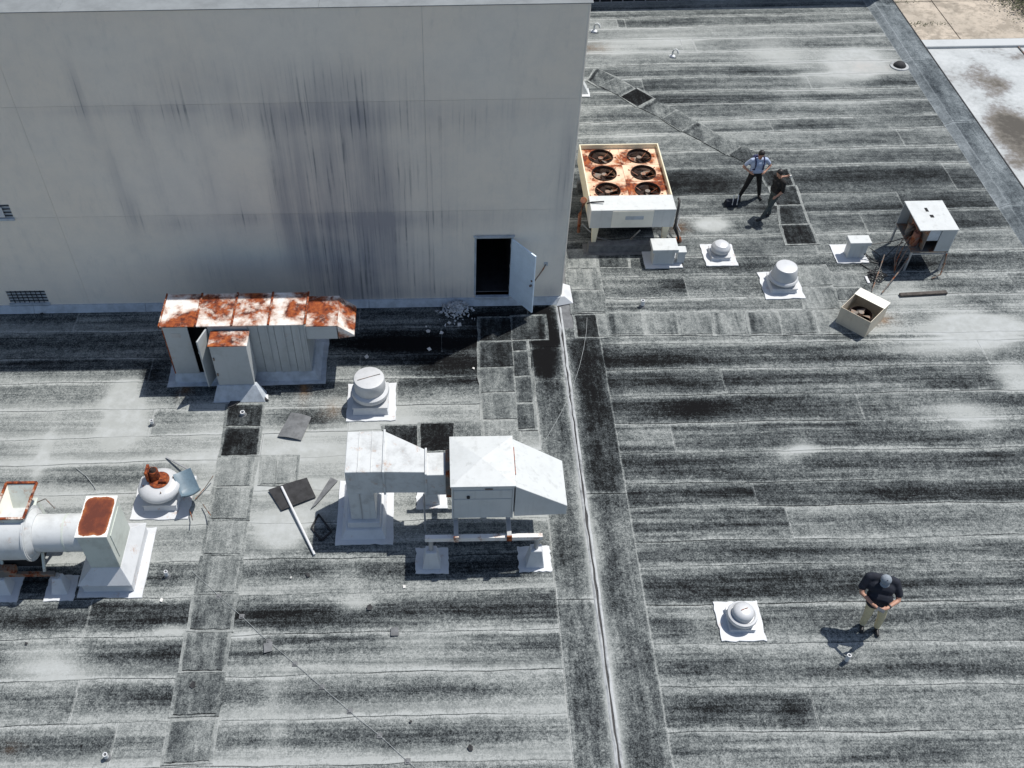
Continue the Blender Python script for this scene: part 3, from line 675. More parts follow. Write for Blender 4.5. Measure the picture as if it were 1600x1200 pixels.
zrow = [.20, 3.19, 6.35, 8.62]
for i in range(3):
    for j in range(3):
        hs = []
        if i == 2 and j == 0: hs = [(DX0, DX1, DZ0, DZ1)]
        if i == 0 and j == 0: hs = [(V1X[0], V1X[1], .30, .73)]
        if i == 0 and j == 1: hs = [(V2X[0], V2X[1], 3.21, 3.62)]
        wall_panel(xcol[i] + J, xcol[i + 1] - (J if i < 2 else 0), zrow[j] + J, zrow[j + 1] - J, hs)
# structural core behind the panels (hollow around the doorway), rounded corner, side and top
mb = MB(); yb = WALL_Y + .03
mb.box(-26, DX0 - .01, yb, 34, 0, 8.6).box(DX1 + .01, CORNER_X - .01, yb, 34, 0, 8.6).box(DX0 - .01, DX1 + .01, yb, 34, DZ1 + .01, 8.6).box(DX0 - .01, DX1 + .01, WALL_Y + 3.0, 34, 0, DZ1 + .01).box(DX0 - .01, DX1 + .01, yb, WALL_Y + 3.0, 0, DZ0 - .02)
mb.build('core', 'flash', blk)
mb = MB(); n = 6
arc = [(CORNER_X - .07 + .07 * math.sin(a), WALL_Y + .07 - .07 * math.cos(a)) for a in np.linspace(0, PI / 2, n)]
poly = [(CORNER_X - .07, WALL_Y + .12)] + arc + [(CORNER_X, WALL_Y + .12)]
mb.frustum([(x, y, .20) for x, y in poly], [(x, y, 8.62) for x, y in poly])
M['wall_plain'] = flat('side_stucco', (0.72, 0.67, 0.59), 0.9, var=0.1, sc_=2)
mb.build('corner_bead', 'wall_plain', blk, smooth=True)
MB().box(CORNER_X - .015, CORNER_X, WALL_Y + .121, 34, 0, 8.62).build('side_wall', 'wall_plain', blk)
for a_, b_ in ((-26.1, -14.0), (-14.0, -8.2), (-8.2, -2.6), (-2.6, CORNER_X + .04)):
    o = sheet('coping_sheet', 'parapet', [(a_ + .002, WALL_Y - .012), (b_ - .002, WALL_Y - .012), (b_ - .005, 34.1), (a_ + .005, 34.1)], TOPZ, None, .27, usebl=0, tilt=0, thick=.018, step=.5)
    o.data.materials[0] = M['coping']; o.parent = blk; o.location = -Vector(blk.location)
# base flashing: sloping strip along the foot of the wall and a pale cap line
fx0, fx1 = -26, DX0 - .06
def flashing(a, b):
    m_ = MB(); m_.frustum([(a, WALL_Y - .16, .014), (b, WALL_Y - .16, .014), (b, WALL_Y + .02, .014), (a, WALL_Y + .02, .014)], [(a, WALL_Y - .05, .21), (b, WALL_Y - .05, .21), (b, WALL_Y + .02, .21), (a, WALL_Y + .02, .21)])
    m_.build('base_flashing', 'flash', blk, .01)
xx = -26
for b_ in (-14.6, -11.4, -8.3, -5.2, -2.1, .3, CORNER_X + .02): flashing(xx, b_ - .006); xx = b_
m_ = MB(); m_.frustum([(CORNER_X - .18, WALL_Y - .22, .02), (CORNER_X + .32, WALL_Y - .10, .02), (CORNER_X + .30, 20.75, .02), (CORNER_X + .05, 20.75, .02)],
                      [(CORNER_X - .05, WALL_Y - .06, .24), (CORNER_X + .06, WALL_Y - .04, .24), (CORNER_X + .06, 20.6, .24), (CORNER_X + .02, 20.6, .24)]); m_.build('corner_flashing', 'white_coat', blk, .01)
# doorway: frame, sill, dark stair room, open leaf
fr = MB(); t_ = .05
fr.box(DX0 - t_, DX0, WALL_Y - .02, WALL_Y + .14, DZ0, DZ1 + t_).box(DX1, DX1 + t_, WALL_Y - .02, WALL_Y + .14, DZ0, DZ1 + t_).box(DX0, DX1, WALL_Y - .02, WALL_Y + .14, DZ1, DZ1 + t_)
fr.build('door_frame', 'flash', blk)
MB().box(DX0 - .02, DX1 + .02, WALL_Y - .10, WALL_Y + .14, DZ0 - .07, DZ0).build('door_sill', 'flash', blk, .008)
MB().box(DX0 - .08, DX1 + .08, WALL_Y - .07, WALL_Y - .02, DZ1 + .075, DZ1 + .10).build('drip_strip', 'flash', blk)
rm = MB(); a0, a1 = DX0 - .005, DX1 + .005
rm.wall4([(a0, yb + .12, DZ0 + .002), (a1, yb + .12, DZ0 + .002), (a1, yb + 2.9, DZ0 + .002), (a0, yb + 2.9, DZ0 + .002)], [(a0, yb + .12, DZ1 + .004), (a1, yb + .12, DZ1 + .004), (a1, yb + 2.9, DZ1 + .004), (a0, yb + 2.9, DZ1 + .004)])
rm.f.pop(0)
MB().box(a0, a1, yb + .115, yb + 2.9, DZ0 - .015, DZ0 + .0015).build('stair_floor', 'scrap_dark', blk)
rm.quad((a0, yb + .1, DZ1 + .003), (a1, yb + .1, DZ1 + .003), (a1, yb + 2.9, DZ1 + .003), (a0, yb + 2.9, DZ1 + .003))
rm.build('stair_lining', 'dark', blk)
he = Vector((2.32, 19.38)); hd = (he - Vector((DX1, WALL_Y - .03))); LW = .93; ang = math.atan2(hd.y, hd.x)
leaf = thing('door_leaf_tmp', 'x', 'x', (DX1 + .01, WALL_Y - .035, DZ0 + .015), ang)
dl = MB().box(0, LW, -.022, .022, 0, DZ1 - DZ0 - .02).build('door', 'door', None, .004, local=True)
dl.parent = blk; dl.location = (DX1 + .01 + 6, -.035, DZ0 + .015); dl.rotation_euler = (0, 0, ang); dl['label'] = 'pale blue steel door standing open'
bpy.data.objects.remove(leaf)
o = MB().cyl((LW - .07, -.022, .95), (LW - .07, -.085, .95), .03, .03, 12).build('door_knob', 'steel_old', None, smooth=True); o.parent = dl
o = MB().cyl((LW - .07, -.022, 1.1), (LW - .07, -.04, 1.1), .028, .028, 12).build('door_lock', 'steel_old', None, smooth=True); o.parent = dl
for zz in (.25, 1.0, 1.7): 
    o = MB().cyl((0.0, -.03, zz), (0.0, -.03, zz + .12), .012, None, 8).build('hinge', 'steel', None); o.parent = dl
# bent rod anchored in the wall beside the door
p0 = onY(853, 413, WALL_Y - .02); p1 = onY(842, 430, WALL_Y - .12); p2 = onY(833, 442, WALL_Y - .2)
MB().tube([p0, p0.lerp(p1, .5) + Vector((.02, 0, .02)), p1, p2], .016).build('door_hold_rod', 'steel_old', blk)
MB().box(p0.x - .05, p0.x + .05, WALL_Y - .02, WALL_Y - .001, p0.z - .05, p0.z + .06).build('rod_plate', 'flash', blk)
# two barred louvre openings at the left
for (x0, x1), z0, z1 in ((V1X, .30, .73), (V2X, 3.21, 3.62)):
    fr = MB(); 
    fr.box(x0, x1, WALL_Y + .10, WALL_Y + .14, z0, z1)
    lv = fr.build('louvre', 'dark', blk)
    for k in range(4):
        zc = z0 + (k + .5) * (z1 - z0) / 4
        m_ = MB(); m_.bar((x0 + .01, WALL_Y + .05, zc), (x1 - .01, WALL_Y + .05, zc), .10, .012)
        s_ = m_.build('louvre_slat', 'scrap_dark', lv)
    for k in range(1, 8):
        xc = x0 + (x1 - x0) * k / 8
        MB().box(xc - .008, xc + .008, WALL_Y - .012, WALL_Y + .004, z0, z1).build('louvre_bar', 'scrap_dark', lv)
    MB().box(x0 - .02, x1 + .02, WALL_Y - .05, WALL_Y + .02, z0 - .07, z0 - .002).build('louvre_sill', 'flash', lv)
MB().box(V2X[1] - .42, V2X[1] - .2, WALL_Y - .03, WALL_Y - .015, 3.24, 3.55).build('louvre_scrap', 'pipe_white', blk)

# ------------------------------------------------------------------ far wall beyond the roof
fwY = 37.95
fw = thing('far_wall', 'shaded grey wall with a barred window strip at the far end of the roof', 'wall', (11, fwY, 0))
MB().box(3.2, 18.4, fwY, fwY + 2, 0, 3.2).build('wall_face', 'flash', fw)
wx0, wx1 = 6.0, G(1095, 4).x; wz0 = onY(1000, 9, fwY - .03).z
MB().box(wx0, wx1, fwY - .02, fwY - .001, wz0, wz0 + 1.2).build('window_band', 'dark', fw)
for x in np.arange(wx0, wx1, .46): MB().box(x - .02, x + .02, fwY - .06, fwY - .021, wz0, wz0 + 1.2).build('window_bar', 'steel', fw)
for z in (wz0, wz0 + .42, wz0 + .84): MB().box(wx0, wx1, fwY - .075, fwY - .061, z - .025, z + .025).build('window_rail', 'steel', fw)

# ================================================================== ROOFTOP EQUIPMENT
def pad_mesh(name, mat, x0, x1, y0, y1, z, parent, rag=.02, th=.02, k_=1.0):
    """flashing skirt: a flat irregular sheet on the roof"""
    n = 10; pts = []
    for k in range(n): pts.append((x0 + (x1 - x0) * k / n, y0))
    for k in range(n): pts.append((x1, y0 + (y1 - y0) * k / n))
    for k in range(n): pts.append((x1 + (x0 - x1) * k / n, y1))
    for k in range(n): pts.append((x0, y1 + (y0 - y1) * k / n))
    rag *= .45; ph_ = random.uniform(0, 6); pts = [(x + random.gauss(0, rag) + rag * math.sin(ph_ + 2.1 * y), y + random.gauss(0, rag) + rag * math.sin(ph_ + 2.6 * x)) for x, y in pts]
    m_ = MB(); m_.frustum([(x, y, .012) for x, y in pts], [(x, y, z) for x, y in pts]); return m_.build(name, mat, parent)

# ---- long rusty air handler against the shaded wall
X0, X1, Y0, Y1, Z0, Z1 = -6.98, -3.46, 17.32, 18.44, .26, 1.95
ah = thing('air_handler', 'long white metal air handler with rusted top panels and one open door', 'air handler', (-5.2, 17.9, 0))
pad_mesh('base_flashing', 'flash', X0 - .22, X1 + .34, Y0 - .24, Y1 + .3, .035, ah)
MB().frustum([(X0 - .02, Y0 - .12, .02), (X1 + .22, Y0 - .12, .02), (X1 + .22, Y1 + .2, .02), (X0 - .02, Y1 + .2, .02)], [(X0 + .0, Y0 + .02, Z0), (X1 + .05, Y0 + .02, Z0), (X1 + .05, Y1, Z0), (X0 + .0, Y1, Z0)]).build('curb', 'flash', ah, .01)
# hollow cabinet: back, ends, floor, and front panels with the doorway left open
ox0, ox1 = -6.34, -5.86
MB().box(X0, X1, Y1 - .03, Y1, Z0, Z1 - .02).build('back_panel', 'grey_metal', ah)
MB().box(X0, X0 + .03, Y0, Y1 - .031, Z0, Z1 - .02).build('end_panel', 'rust_edge', ah)
MB().box(X1 - .03, X1, Y0, Y1 - .031, Z0, Z1 - .02).build('end_panel', 'grey_metal', ah)
MB().box(X0 + .031, X1 - .031, Y0 + .04, Y1 - .032, Z0 + .002, Z0 + .02).build('floor_panel', 'dark', ah)
MB().box(ox0 - .4, ox1 + .5, Y0 + .5, Y0 + .52, Z0 + .03, Z1 - .03).build('inner_baffle', 'dark', ah)
MB().box(X0 + .031, ox0, Y0, Y0 + .03, Z0, Z1 - .02).build('front_panel', 'grey_metal', ah, .004)
fx = [ox1, -4.86, -4.62, -4.40, -4.22, -4.0, -3.80, -3.62, X1 - .031]
for i in range(len(fx) - 1):
    MB().box(fx[i] + .005, fx[i + 1] - .005, Y0 + (.012 if i % 2 else 0), Y0 + .03, Z0, Z1 - .02).build('front_panel', 'grey_metal', ah, .004)
for xx in (-4.40, -4.0, -3.62): MB().box(xx - .018, xx + .018, Y0 - .03, Y0 - .001, Z0 + .02, Z1 - .04).build('stiffener', 'grey_metal', ah, .004)
MB().box(-6.78, -6.55, Y0 - .006, Y0 - .001, 1.55, 1.70).build('name_plate', 'steel', ah)
for k in range(4):
    a = X0 - .03 + (X1 - X0 + .06) * k / 4; b = X0 - .03 + (X1 - X0 + .06) * (k + 1) / 4
    tp = MB().box(a + .012, b - .012, Y0 - .04, Y1 + .03, Z1 - .02, Z1 + .012).build('top_panel', 'rust_top', ah, .006)
    MB().box(b - .03, b + .02, Y0 - .045, Y1 + .035, Z1 + .0125, Z1 + .05).build('top_rib', 'rust_edge', tp, .006)
MB().box(X0 - .05, X0 - .019, Y0 - .045, Y1 + .035, Z1 - .05, Z1 + .05).build('top_rib', 'rust_edge', ah, .006)
# open door leaf, hinged at the right of the opening
dr = MB().box(0, .50, -.02, .02, 0, 1.60).build('cabinet_door', 'grey_metal', None, .006); dr.parent = ah
dr.location = Vector((ox1 - .01, Y0 - .03, Z0 + .02)) - Vector(ah.location); dr.rotation_euler = (0, 0, rad(180 + 72))
for zz in (.35, 1.15):
    o = MB().box(.42, .47, -.05, -.021, zz, zz + .06).build('door_latch', 'pipe_white', None); o.parent = dr
# box projecting at the front
PX0, PX1, PY0 = -5.74, -4.84, 16.76
cab = MB().box(PX0, PX1, PY0, Y0 - .032, .40, 1.78).build('side_cabinet', 'grey_metal', ah, .008)
MB().box(PX0 - .03, PX1 + .03, PY0 - .03, Y0 - .046, 1.781, 1.81).build('cabinet_lid', 'rust_top', cab, .006)
MB().frustum([(PX0 - .18, PY0 - .26, .015), (PX1 + .25, PY0 - .26, .015), (PX1 + .25, PY0 + .1, .015), (PX0 - .18, PY0 + .1, .015)], [(PX0 - .04, PY0 - .02, .40), (PX1 + .04, PY0 - .02, .40), (PX1 + .04, PY0 + .1, .40), (PX0 - .04, PY0 + .1, .40)]).build('cabinet_flashing', 'flash', ah, .01)
for zz in (.75, 1.3): MB().box(PX0 + .03, PX0 + .06, PY0 - .03, PY0 - .001, zz, zz + .09).build('cabinet_hinge', 'steel_old', cab)
MB().frustum([(PX1 + .02, PY0 - .2, .02), (PX1 + .32, PY0 - .22, .02), (PX1 + .30, PY0 + .02, .02), (PX1 + .02, PY0 + .02, .02)], [(PX1 + .02, PY0 - .06, .07), (PX1 + .12, PY0 - .08, .07), (PX1 + .1, PY0, .07), (PX1 + .02, PY0, .07)]).build('sealant_blob', 'white_coat', ah, .01)
# end plenum and intake hood at the right
EX = -2.68
en = MB().box(X1 + .002, EX, Y0 + .04, Y1 - .04, 1.38, Z1 - .12).build('end_plenum', 'grey_metal', ah, .006)
MB().box(X1 + .03, EX + .02, Y0 + .01, Y1 - .01, Z1 - .119, Z1 - .09).build('plenum_lid', 'rust_top', en, .005)
HXo = -2.26
hd_ = MB(); 
hd_.add([(EX + .021, Y0 + .03, 1.84), (EX + .021, Y1 - .03, 1.84), (HXo, Y1 - .03, 1.52), (HXo, Y0 + .03, 1.52), (HXo, Y0 + .03, 1.46), (HXo, Y1 - .03, 1.46), (EX + .021, Y1 - .03, 1.39), (EX + .021, Y0 + .03, 1.39)],
        [(0, 1, 2, 3), (3, 2, 5, 4), (0, 3, 4, 7), (1, 6, 5, 2), (4, 5, 6, 7), (0, 7, 6, 1)])
hd_.build('intake_hood', 'rust_top', ah, .008)

# ---- white duct unit in the middle: curbed elbow duct, tapered section, fan box with hood, steel stand
du = thing('duct_fan_unit', 'white roof fan box with sloping hood and elbow duct on a steel stand', 'ventilation unit', (0, 12.5, 0))
pad_mesh('duct_flashing', 'white_coat', -2.54, -1.26, 12.16, 13.95, .035, du)
MB().frustum([(-2.42, 12.28, .03), (-1.40, 12.28, .03), (-1.40, 13.85, .03), (-2.42, 13.85, .03)], [(-2.30, 12.42, .22), (-1.48, 12.42, .22), (-1.48, 13.75, .22), (-2.30, 13.75, .22)]).build('duct_curb', 'white_coat', du, .012)
MB().box(-2.25, -1.52, 12.48, 13.72, .22, .42).build('duct_collar', 'white_coat', du, .01)
DT, DB = 2.15, 1.40
m_ = MB()
p = [(-2.16, 12.57), (-1.60, 12.57), (-1.60, 13.67), (-2.16, 13.67)]
m_.frustum([(x, y, .42) for x, y in p], [(x, y, DB) for x, y in p]); m_.build('duct_riser', 'white_dirty', du, .01)
m_ = MB(); m_.box(-2.17, -1.36, 12.56, 13.68, DB + .001, DT); m_.build('duct_elbow', 'white_dirty', du, .01)
m_ = MB(); m_.frustum([(-1.358, 12.56, DB + .01), (-1.358, 13.68, DB + .01), (-1.358, 13.68, DT), (-1.358, 12.56, DT)], [(-.46, 12.53, DB + .03), (-.46, 13.14, DB + .03), (-.46, 13.14, DT), (-.46, 12.53, DT)]); m_.build('duct_taper', 'white_dirty', du, .008)
m_ = MB(); m_.box(-.455, -.04, 12.46, 13.07, DB + .04, DT - .01); m_.build('duct_neck', 'white_dirty', du, .008)
m_ = MB(); m_.box(-.039, .075, 12.42, 13.11, DB, DT + .03); m_.build('flexible_collar', 'steel_old', du)
for xx in (-1.90, -1.62): MB().box(xx - .006, xx + .006, 12.555, 13.685, DT + .0005, DT + .014).build('standing_seam', 'white_dirty', du)
MB().box(-2.175, -2.165, 12.8, 13.4, 1.6, 2.0).build('patch_plate', 'white_dirty', du)
MB().box(-1.92, -1.90, 12.552, 12.5595, .45, 1.38).build('riser_seam', 'steel', du)
for xx, (ya, yb_) in ((-1.357, (12.53, 13.71)), (-.457, (12.45, 13.17))):
    MB().box(xx - .022, xx + .022, ya, yb_, DB - .02, DT + .03).build('duct_flange', 'white_dirty', du, .004)
MB().cyl((-.52, 12.50, .02), (-.52, 12.50, DB), .022, None, 10).build('duct_prop', 'steel', du)
BX0, BX1, BY0, BY1, BZ0, BZ1 = .08, 1.36, 11.93, 13.2, 1.32, 2.45
bx = MB().box(BX0, BX1, BY0, BY1, BZ0, BZ1).build('fan_box', 'white', du, .008)
m_ = MB(); e = .03; cx, cy_ = (BX0 + BX1) / 2, (BY0 + BY1) / 2
m_.add([(BX0 - e, BY0 - e, BZ1 + .012), (BX1 + e, BY0 - e, BZ1 + .012), (BX1 + e, BY1 + e, BZ1 + .012), (BX0 - e, BY1 + e, BZ1 + .012), (cx, cy_, BZ1 + .10), (BX0 - e, BY0 - e, BZ1 - .03), (BX1 + e, BY0 - e, BZ1 - .03), (BX1 + e, BY1 + e, BZ1 - .03), (BX0 - e, BY1 + e, BZ1 - .03)],
        [(0, 1, 4), (1, 2, 4), (2, 3, 4), (3, 0, 4), (0, 5, 6, 1), (1, 6, 7, 2), (2, 7, 8, 3), (3, 8, 5, 0)]); m_.build('box_lid', 'white', bx)
MB().box(BX0 + .04, BX1 - .04, BY0 - .012, BY0 - .001, 2.02, 2.30).build('access_panel', 'white', bx, .004)
MB().box(BX0 + .04, BX1 - .04, BY0 - .012, BY0 - .001, 1.38, 2.0).build('access_panel', 'white', bx, .004)
MB().box(.76, .92, BY0 - .02, BY0 - .013, 2.33, 2.36).build('name_plate', 'steel_old', bx)
MB().cyl((.42, BY0 - .05, 2.10), (.42, BY0 - .013, 2.10), .035, None, 10).build('panel_knob', 'black_rubber', bx)
for xx in (BX0 + .012, BX1 - .012): MB().box(xx - .014, xx + .014, BY0 - .018, BY0 - .001, BZ0, BZ1 - .035).build('corner_angle', 'white', bx)
m_ = MB(); a = BX1 + .032; b = 2.50
m_.add([(a, BY0 + .0, 2.40), (a, BY1 + .0, 2.40), (b, BY1 - .05, 1.68), (b, BY0 + .02, 1.68), (b, BY0 + .02, 1.38), (b, BY1 - .05, 1.38), (a, BY1, 1.36), (a, BY0, 1.36)],
       [(0, 1, 2, 3), (3, 2, 5, 4), (0, 3, 4, 7), (1, 6, 5, 2), (0, 7, 6, 1), (4, 5, 6, 7)])
m_.build('intake_hood', 'white', du, .008)
MB().bar((BX1 + .04, BY0 + .3, 2.41), (BX1 + .04, BY1 - .25, 2.41), .02, .03).build('hood_clip', 'rust', du)
for yy in (11.62, 13.35):
    for q, (a, b) in enumerate(((-.50, 1.99),)):
        m_ = MB(); m_.box(a, b, yy - .05, yy + .05, 1.08, 1.10).box(a, b, yy - .05, yy - .038, .98, 1.0799); m_.build('stand_rail', 'steel_white', du)
for xx in (.16, 1.28): MB().box(xx - .05, xx + .05, 11.55, 13.42, 1.102, 1.20).build('cross_beam', 'steel', du, .005)
for xx in (.16, 1.28):
    for yy in (12.0, 13.1): MB().box(xx - .045, xx + .045, yy - .045, yy + .045, 1.201, BZ0).build('isolator', 'steel', du, .004)
    MB().box(xx - .055, xx + .055, 11.52, 11.549, 1.03, 1.21).build('beam_end', 'rust' if xx > 1 else 'rust_edge', du)
for xx in (-.38, 1.88):
    for yy, nm in ((11.62, 1), (13.35, 2)):
        pad_mesh('post_flashing', 'white_coat', xx - .36, xx + .36, yy - .24, yy + .42, .035, du, .018)
        MB().frustum([(xx - .20, yy - .14, .03), (xx + .20, yy - .14, .03), (xx + .20, yy + .16, .03), (xx - .20, yy + .16, .03)], [(xx - .12, yy - .10, .62), (xx + .12, yy - .10, .62), (xx + .12, yy + .10, .62), (xx - .12, yy + .10, .62)]).build('post_curb', 'white_coat', du, .012)
        MB().cyl((xx, yy, .62), (xx, yy, .98), .05, None, 12).build('post', 'steel', du)

# ---- blower at the left edge: drum housing, open chute, round duct, boxed down-turn on a flared curb
bw = thing('blower_unit', 'white drum blower with open chute and rust capped box on flared curb', 'blower', (-8.0, 11.6, 0))
pad_mesh('curb_flashing', 'white_coat', -8.02, -6.62, 10.92, 12.72, .035, bw)
MB().box(-7.88, -6.80, 11.06, 12.6, .03, .36).build('curb', 'white_coat', bw, .012)
lo = [(-7.92, 11.00, .362), (-6.76, 11.00, .362), (-6.76, 12.62, .362), (-7.92, 12.62, .362)]
hi = [(-7.57, 11.22, .74), (-6.95, 11.22, .74), (-6.95, 12.22, .74), (-7.57, 12.22, .74)]
MB().frustum(lo, hi).build('flared_base', 'white_coat', bw, .008)
MB().box(-7.57, -6.95, 11.22, 12.22, .741, 1.88).build('down_box', 'greenish', bw, .008)
MB().box(-6.949, -6.935, 11.36, 12.1, .95, 1.72).build('side_panel', 'greenish', bw, .003)
cp = MB().box(-.33, .33, -.52, .52, 0, .03).build('box_cap', 'rust_patch', None, .004); cp.parent = bw; cp.location = Vector((-7.26, 11.72, 1.881)) - Vector(bw.location)
dz = 1.36; dy = 11.70
MB().cyl((-8.60, dy, dz), (-7.571, dy, dz), .40, None, 40).build('round_duct', 'duct_round', bw, smooth=True)
MB().cyl((-8.0, dy, dz), (-7.96, dy, dz), .408, None, 40).build('duct_seam', 'greenish', bw, smooth=True)
MB().cyl((-8.70, dy, dz), (-8.601, dy, dz), .53, .42, 40).build('duct_reducer', 'white_dirty', bw, smooth=True)
MB().cyl((-9.62, dy, dz), (-8.701, dy, dz), .55, None, 48).build('drum', 'duct_round', bw, smooth=True)
MB().cyl((-8.76, dy, dz), (-8.715, dy, dz), .585, None, 48).build('drum_flange', 'white_dirty', bw, smooth=True)
MB().cyl((-9.62, dy, dz), (-9.58, dy, dz), .585, None, 48).build('drum_flange', 'white_dirty', bw, smooth=True)
# chute: four sloping plates with open top
rim = [Vector(v) for v in ((-9.33, 11.62, 2.02), (-8.70, 11.62, 2.02), (-8.60, 12.42, 2.16), (-9.23, 12.42, 2.16))]
bot = [Vector(v) for v in ((-9.33, 11.58, 1.86), (-8.74, 11.58, 1.86), (-8.82, 12.02, 1.70), (-9.12, 12.02, 1.70))]
c = sum(rim, Vector()) / 4
for i, mt in enumerate(('greenish', 'greenish', 'greenish', 'cream_light')):
    j = (i + 1) % 4
    inn = lambda v: v + (Vector((c.x, c.y, v.z)) - v) * .02
    m_ = MB(); m_.add([bot[i], bot[j], rim[j], rim[i], inn(bot[i]), inn(bot[j]), inn(rim[j]), inn(rim[i])], [(0, 1, 2, 3), (7, 6, 5, 4), (0, 4, 5, 1), (3, 2, 6, 7), (0, 3, 7, 4), (1, 5, 6, 2)])
    m_.build('chute_plate', mt, bw)
    MB().bar(rim[i] + (rim[i] - c) * .01, rim[j] + (rim[j] - c) * .01, .05, .035).build('chute_rim', 'rust_edge', bw)
MB().box(-9.6, -8.72, 11.95, 12.4, 1.0, 1.69).build('fan_scroll', 'greenish', bw, .02)
for yy in (11.24, 12.2): MB().box(-9.8, -8.42, yy - .04, yy + .04, .46, .56).build('stand_rail', 'steel_old', bw, .004)
for xx in (-9.5, -8.62):
    MB().bar((xx, 11.26, .57), (xx, 11.5, .92), .05, .05).build('stand_strut', 'greenish', bw)
    MB().bar((xx, 12.18, .57), (xx, 11.9, .92), .05, .05).build('stand_strut', 'greenish', bw)
MB().box(-9.5, -8.7, 11.40, 12.1, .565, .80).build('motor_mount', 'dark', bw)
MB().box(-9.62, -9.2, 11.18, 11.35, .57, .74).build('motor_bracket', 'steel_old', bw, .01)
for xx in (-9.62, -8.40):
    pad_mesh('post_flashing', 'white_coat', xx - .32, xx + .32, 10.86, 11.5, .035, bw, .018)
    MB().frustum([(xx - .18, 11.0, .03), (xx + .18, 11.0, .03), (xx + .18, 11.34, .03), (xx - .18, 11.34, .03)], [(xx - .10, 11.16, .40), (xx + .10, 11.16, .40), (xx + .10, 11.32, .40), (xx - .10, 11.32, .40)]).build('post_curb', 'white_coat', bw, .012)
    MB().cyl((xx, 11.24, .40), (xx, 11.24, .46), .06, None, 12).build('post', 'steel', bw)
MB().tube([(-8.75, 12.3, 1.62), (-8.5, 12.28, 1.78), (-8.25, 12.05, 1.76)], .012).build('loose_strap', 'steel_old', bw)

# ---- roof fans
def roof_fan(name, label, c, half, curb, prof, padmat='white_coat', cap=None, seams=True, rz=0.0):
    t = thing(name, label, 'roof fan', (c[0], c[1], 0))
    pad_mesh('flashing', padmat, c[0] - half[0], c[0] + half[0], c[1] - half[1], c[1] + half[1], .04, t, .02)
    h = curb[0]
    MB().frustum([(c[0] - h - .04, c[1] - h - .04, .035), (c[0] + h + .04, c[1] - h - .04, .035), (c[0] + h + .04, c[1] + h + .04, .035), (c[0] - h - .04, c[1] + h + .04, .035)],
                 [(c[0] - h, c[1] - h, curb[1]), (c[0] + h, c[1] - h, curb[1]), (c[0] + h, c[1] + h, curb[1]), (c[0] - h, c[1] + h, curb[1])]).build('curb', 'white_coat', t, .01)
    MB().box(c[0] - h - .03, c[0] + h + .03, c[1] - h - .03, c[1] + h + .03, curb[1] + .001, curb[1] + .035).build('curb_cap', 'fan_white', t, .006)
    MB().lathe((c[0], c[1], curb[1] + .036), prof[0], 48).build('bowl', 'fan_white', t, smooth=True)
    if len(prof) > 1: 
        hd = MB().lathe((c[0], c[1], curb[1] + .036), prof[1], 48).build('hood', 'fan_white', t, smooth=True)
        if seams:
            r = prof[1][-2][0] * .98; z = curb[1] + .036 + prof[1][-1][1] + .006
            MB().bar((c[0] - r * math.cos(.35), c[1] - r * math.sin(.35), z), (c[0] + r * math.cos(.35), c[1] + r * math.sin(.35), z), .012, .012).build('hood_seam', 'steel_old', hd)
    return t
f1 = roof_fan('roof_fan', 'large white cylinder topped roof fan beside the rusty air handler', (-1.90, 16.43), (.62, .63), (.41, .26),
              [[(.30, 0), (.34, .05), (.46, .10), (.475, .16), (.46, .22), (.40, .26), (.37, .28)], [(.375, .27), (.392, .30), (.385, .60), (.37, .635), (.30, .648), (.0, .655)]])
roof_fan('roof_fan', 'tall white roof fan with tapered cone hood on a square white flashing', (9.50, 20.60), (.55, .57), (.33, .16),
         [[(.24, 0), (.28, .04), (.39, .09), (.405, .14), (.38, .19), (.36, .20)], [(.355, .19), (.36, .22), (.30, .50), (.285, .53), (.2, .545), (0, .55)]], seams=False)
roof_fan('roof_fan', 'low white roof fan with ringed dome nearest the man with the phone', (6.06, 10.12), (.47, .46), (.24, .10),
         [[(.18, 0), (.22, .04), (.30, .09), (.312, .14), (.30, .19), (.26, .205), (.235, .18)], [(.215, .16), (.222, .26), (.21, .31), (.16, .35), (.08, .37), (0, .375)]])
roof_fan('roof_fan', 'small white mushroom dome roof fan beside the six-fan condenser', (8.03, 21.97), (.46, .49), (.25, .12),
         [[(.20, 0), (.22, .05), (.27, .09), (.275, .14)], [(.272, .13), (.276, .17), (.25, .23), (.20, .27), (.19, .29), (.12, .32), (0, .33)]], seams=False)
# stripped fan with its rusted motor exposed
f5 = roof_fan('stripped_roof_fan', 'white bowl roof fan stripped open to its rusted orange motor', (-6.62, 13.56), (.66, .62), (.36, .20),
              [[(.30, 0), (.34, .06), (.46, .16), (.49, .24), (.47, .30), (.40, .36), (.30, .385), (.24, .39)]])
MB().lathe((-6.60, 13.60, .632), [(.23, 0), (.235, .02), (.21, .03), (.12, .035), (0, .036)], 28).build('motor_plate', 'rust', f5, smooth=True)
MB().cyl((-6.70, 13.66, .66), (-6.70, 13.66, .93), .12, .11, 20).build('motor', 'rust', f5, .01)
MB().cyl((-6.70, 13.66, .931), (-6.70, 13.66, .97), .09, .05, 16).build('motor_cap', 'fan_dark', f5)
MB().box(-6.86, -6.80, 13.52, 13.80, .66, .98).build('motor_bracket', 'rust', f5, .006)
MB().box(-6.58, -6.40, 13.48, 13.60, .66, .74).build('junction_box', 'rust', f5, .008)
MB().tube([(-6.70, 13.62, .97), (-6.69, 13.64, 1.10)], .008, 6).build('motor_stud', 'steel_old', f5)
for a in range(4):
    q = rad(20 + 90 * a); MB().cyl((-6.62 + .34 * math.cos(q), 13.56 + .34 * math.sin(q), .60), (-6.62 + .34 * math.cos(q), 13.56 + .34 * math.sin(q), .66), .012, None, 8).build('bolt', 'steel_old', f5)

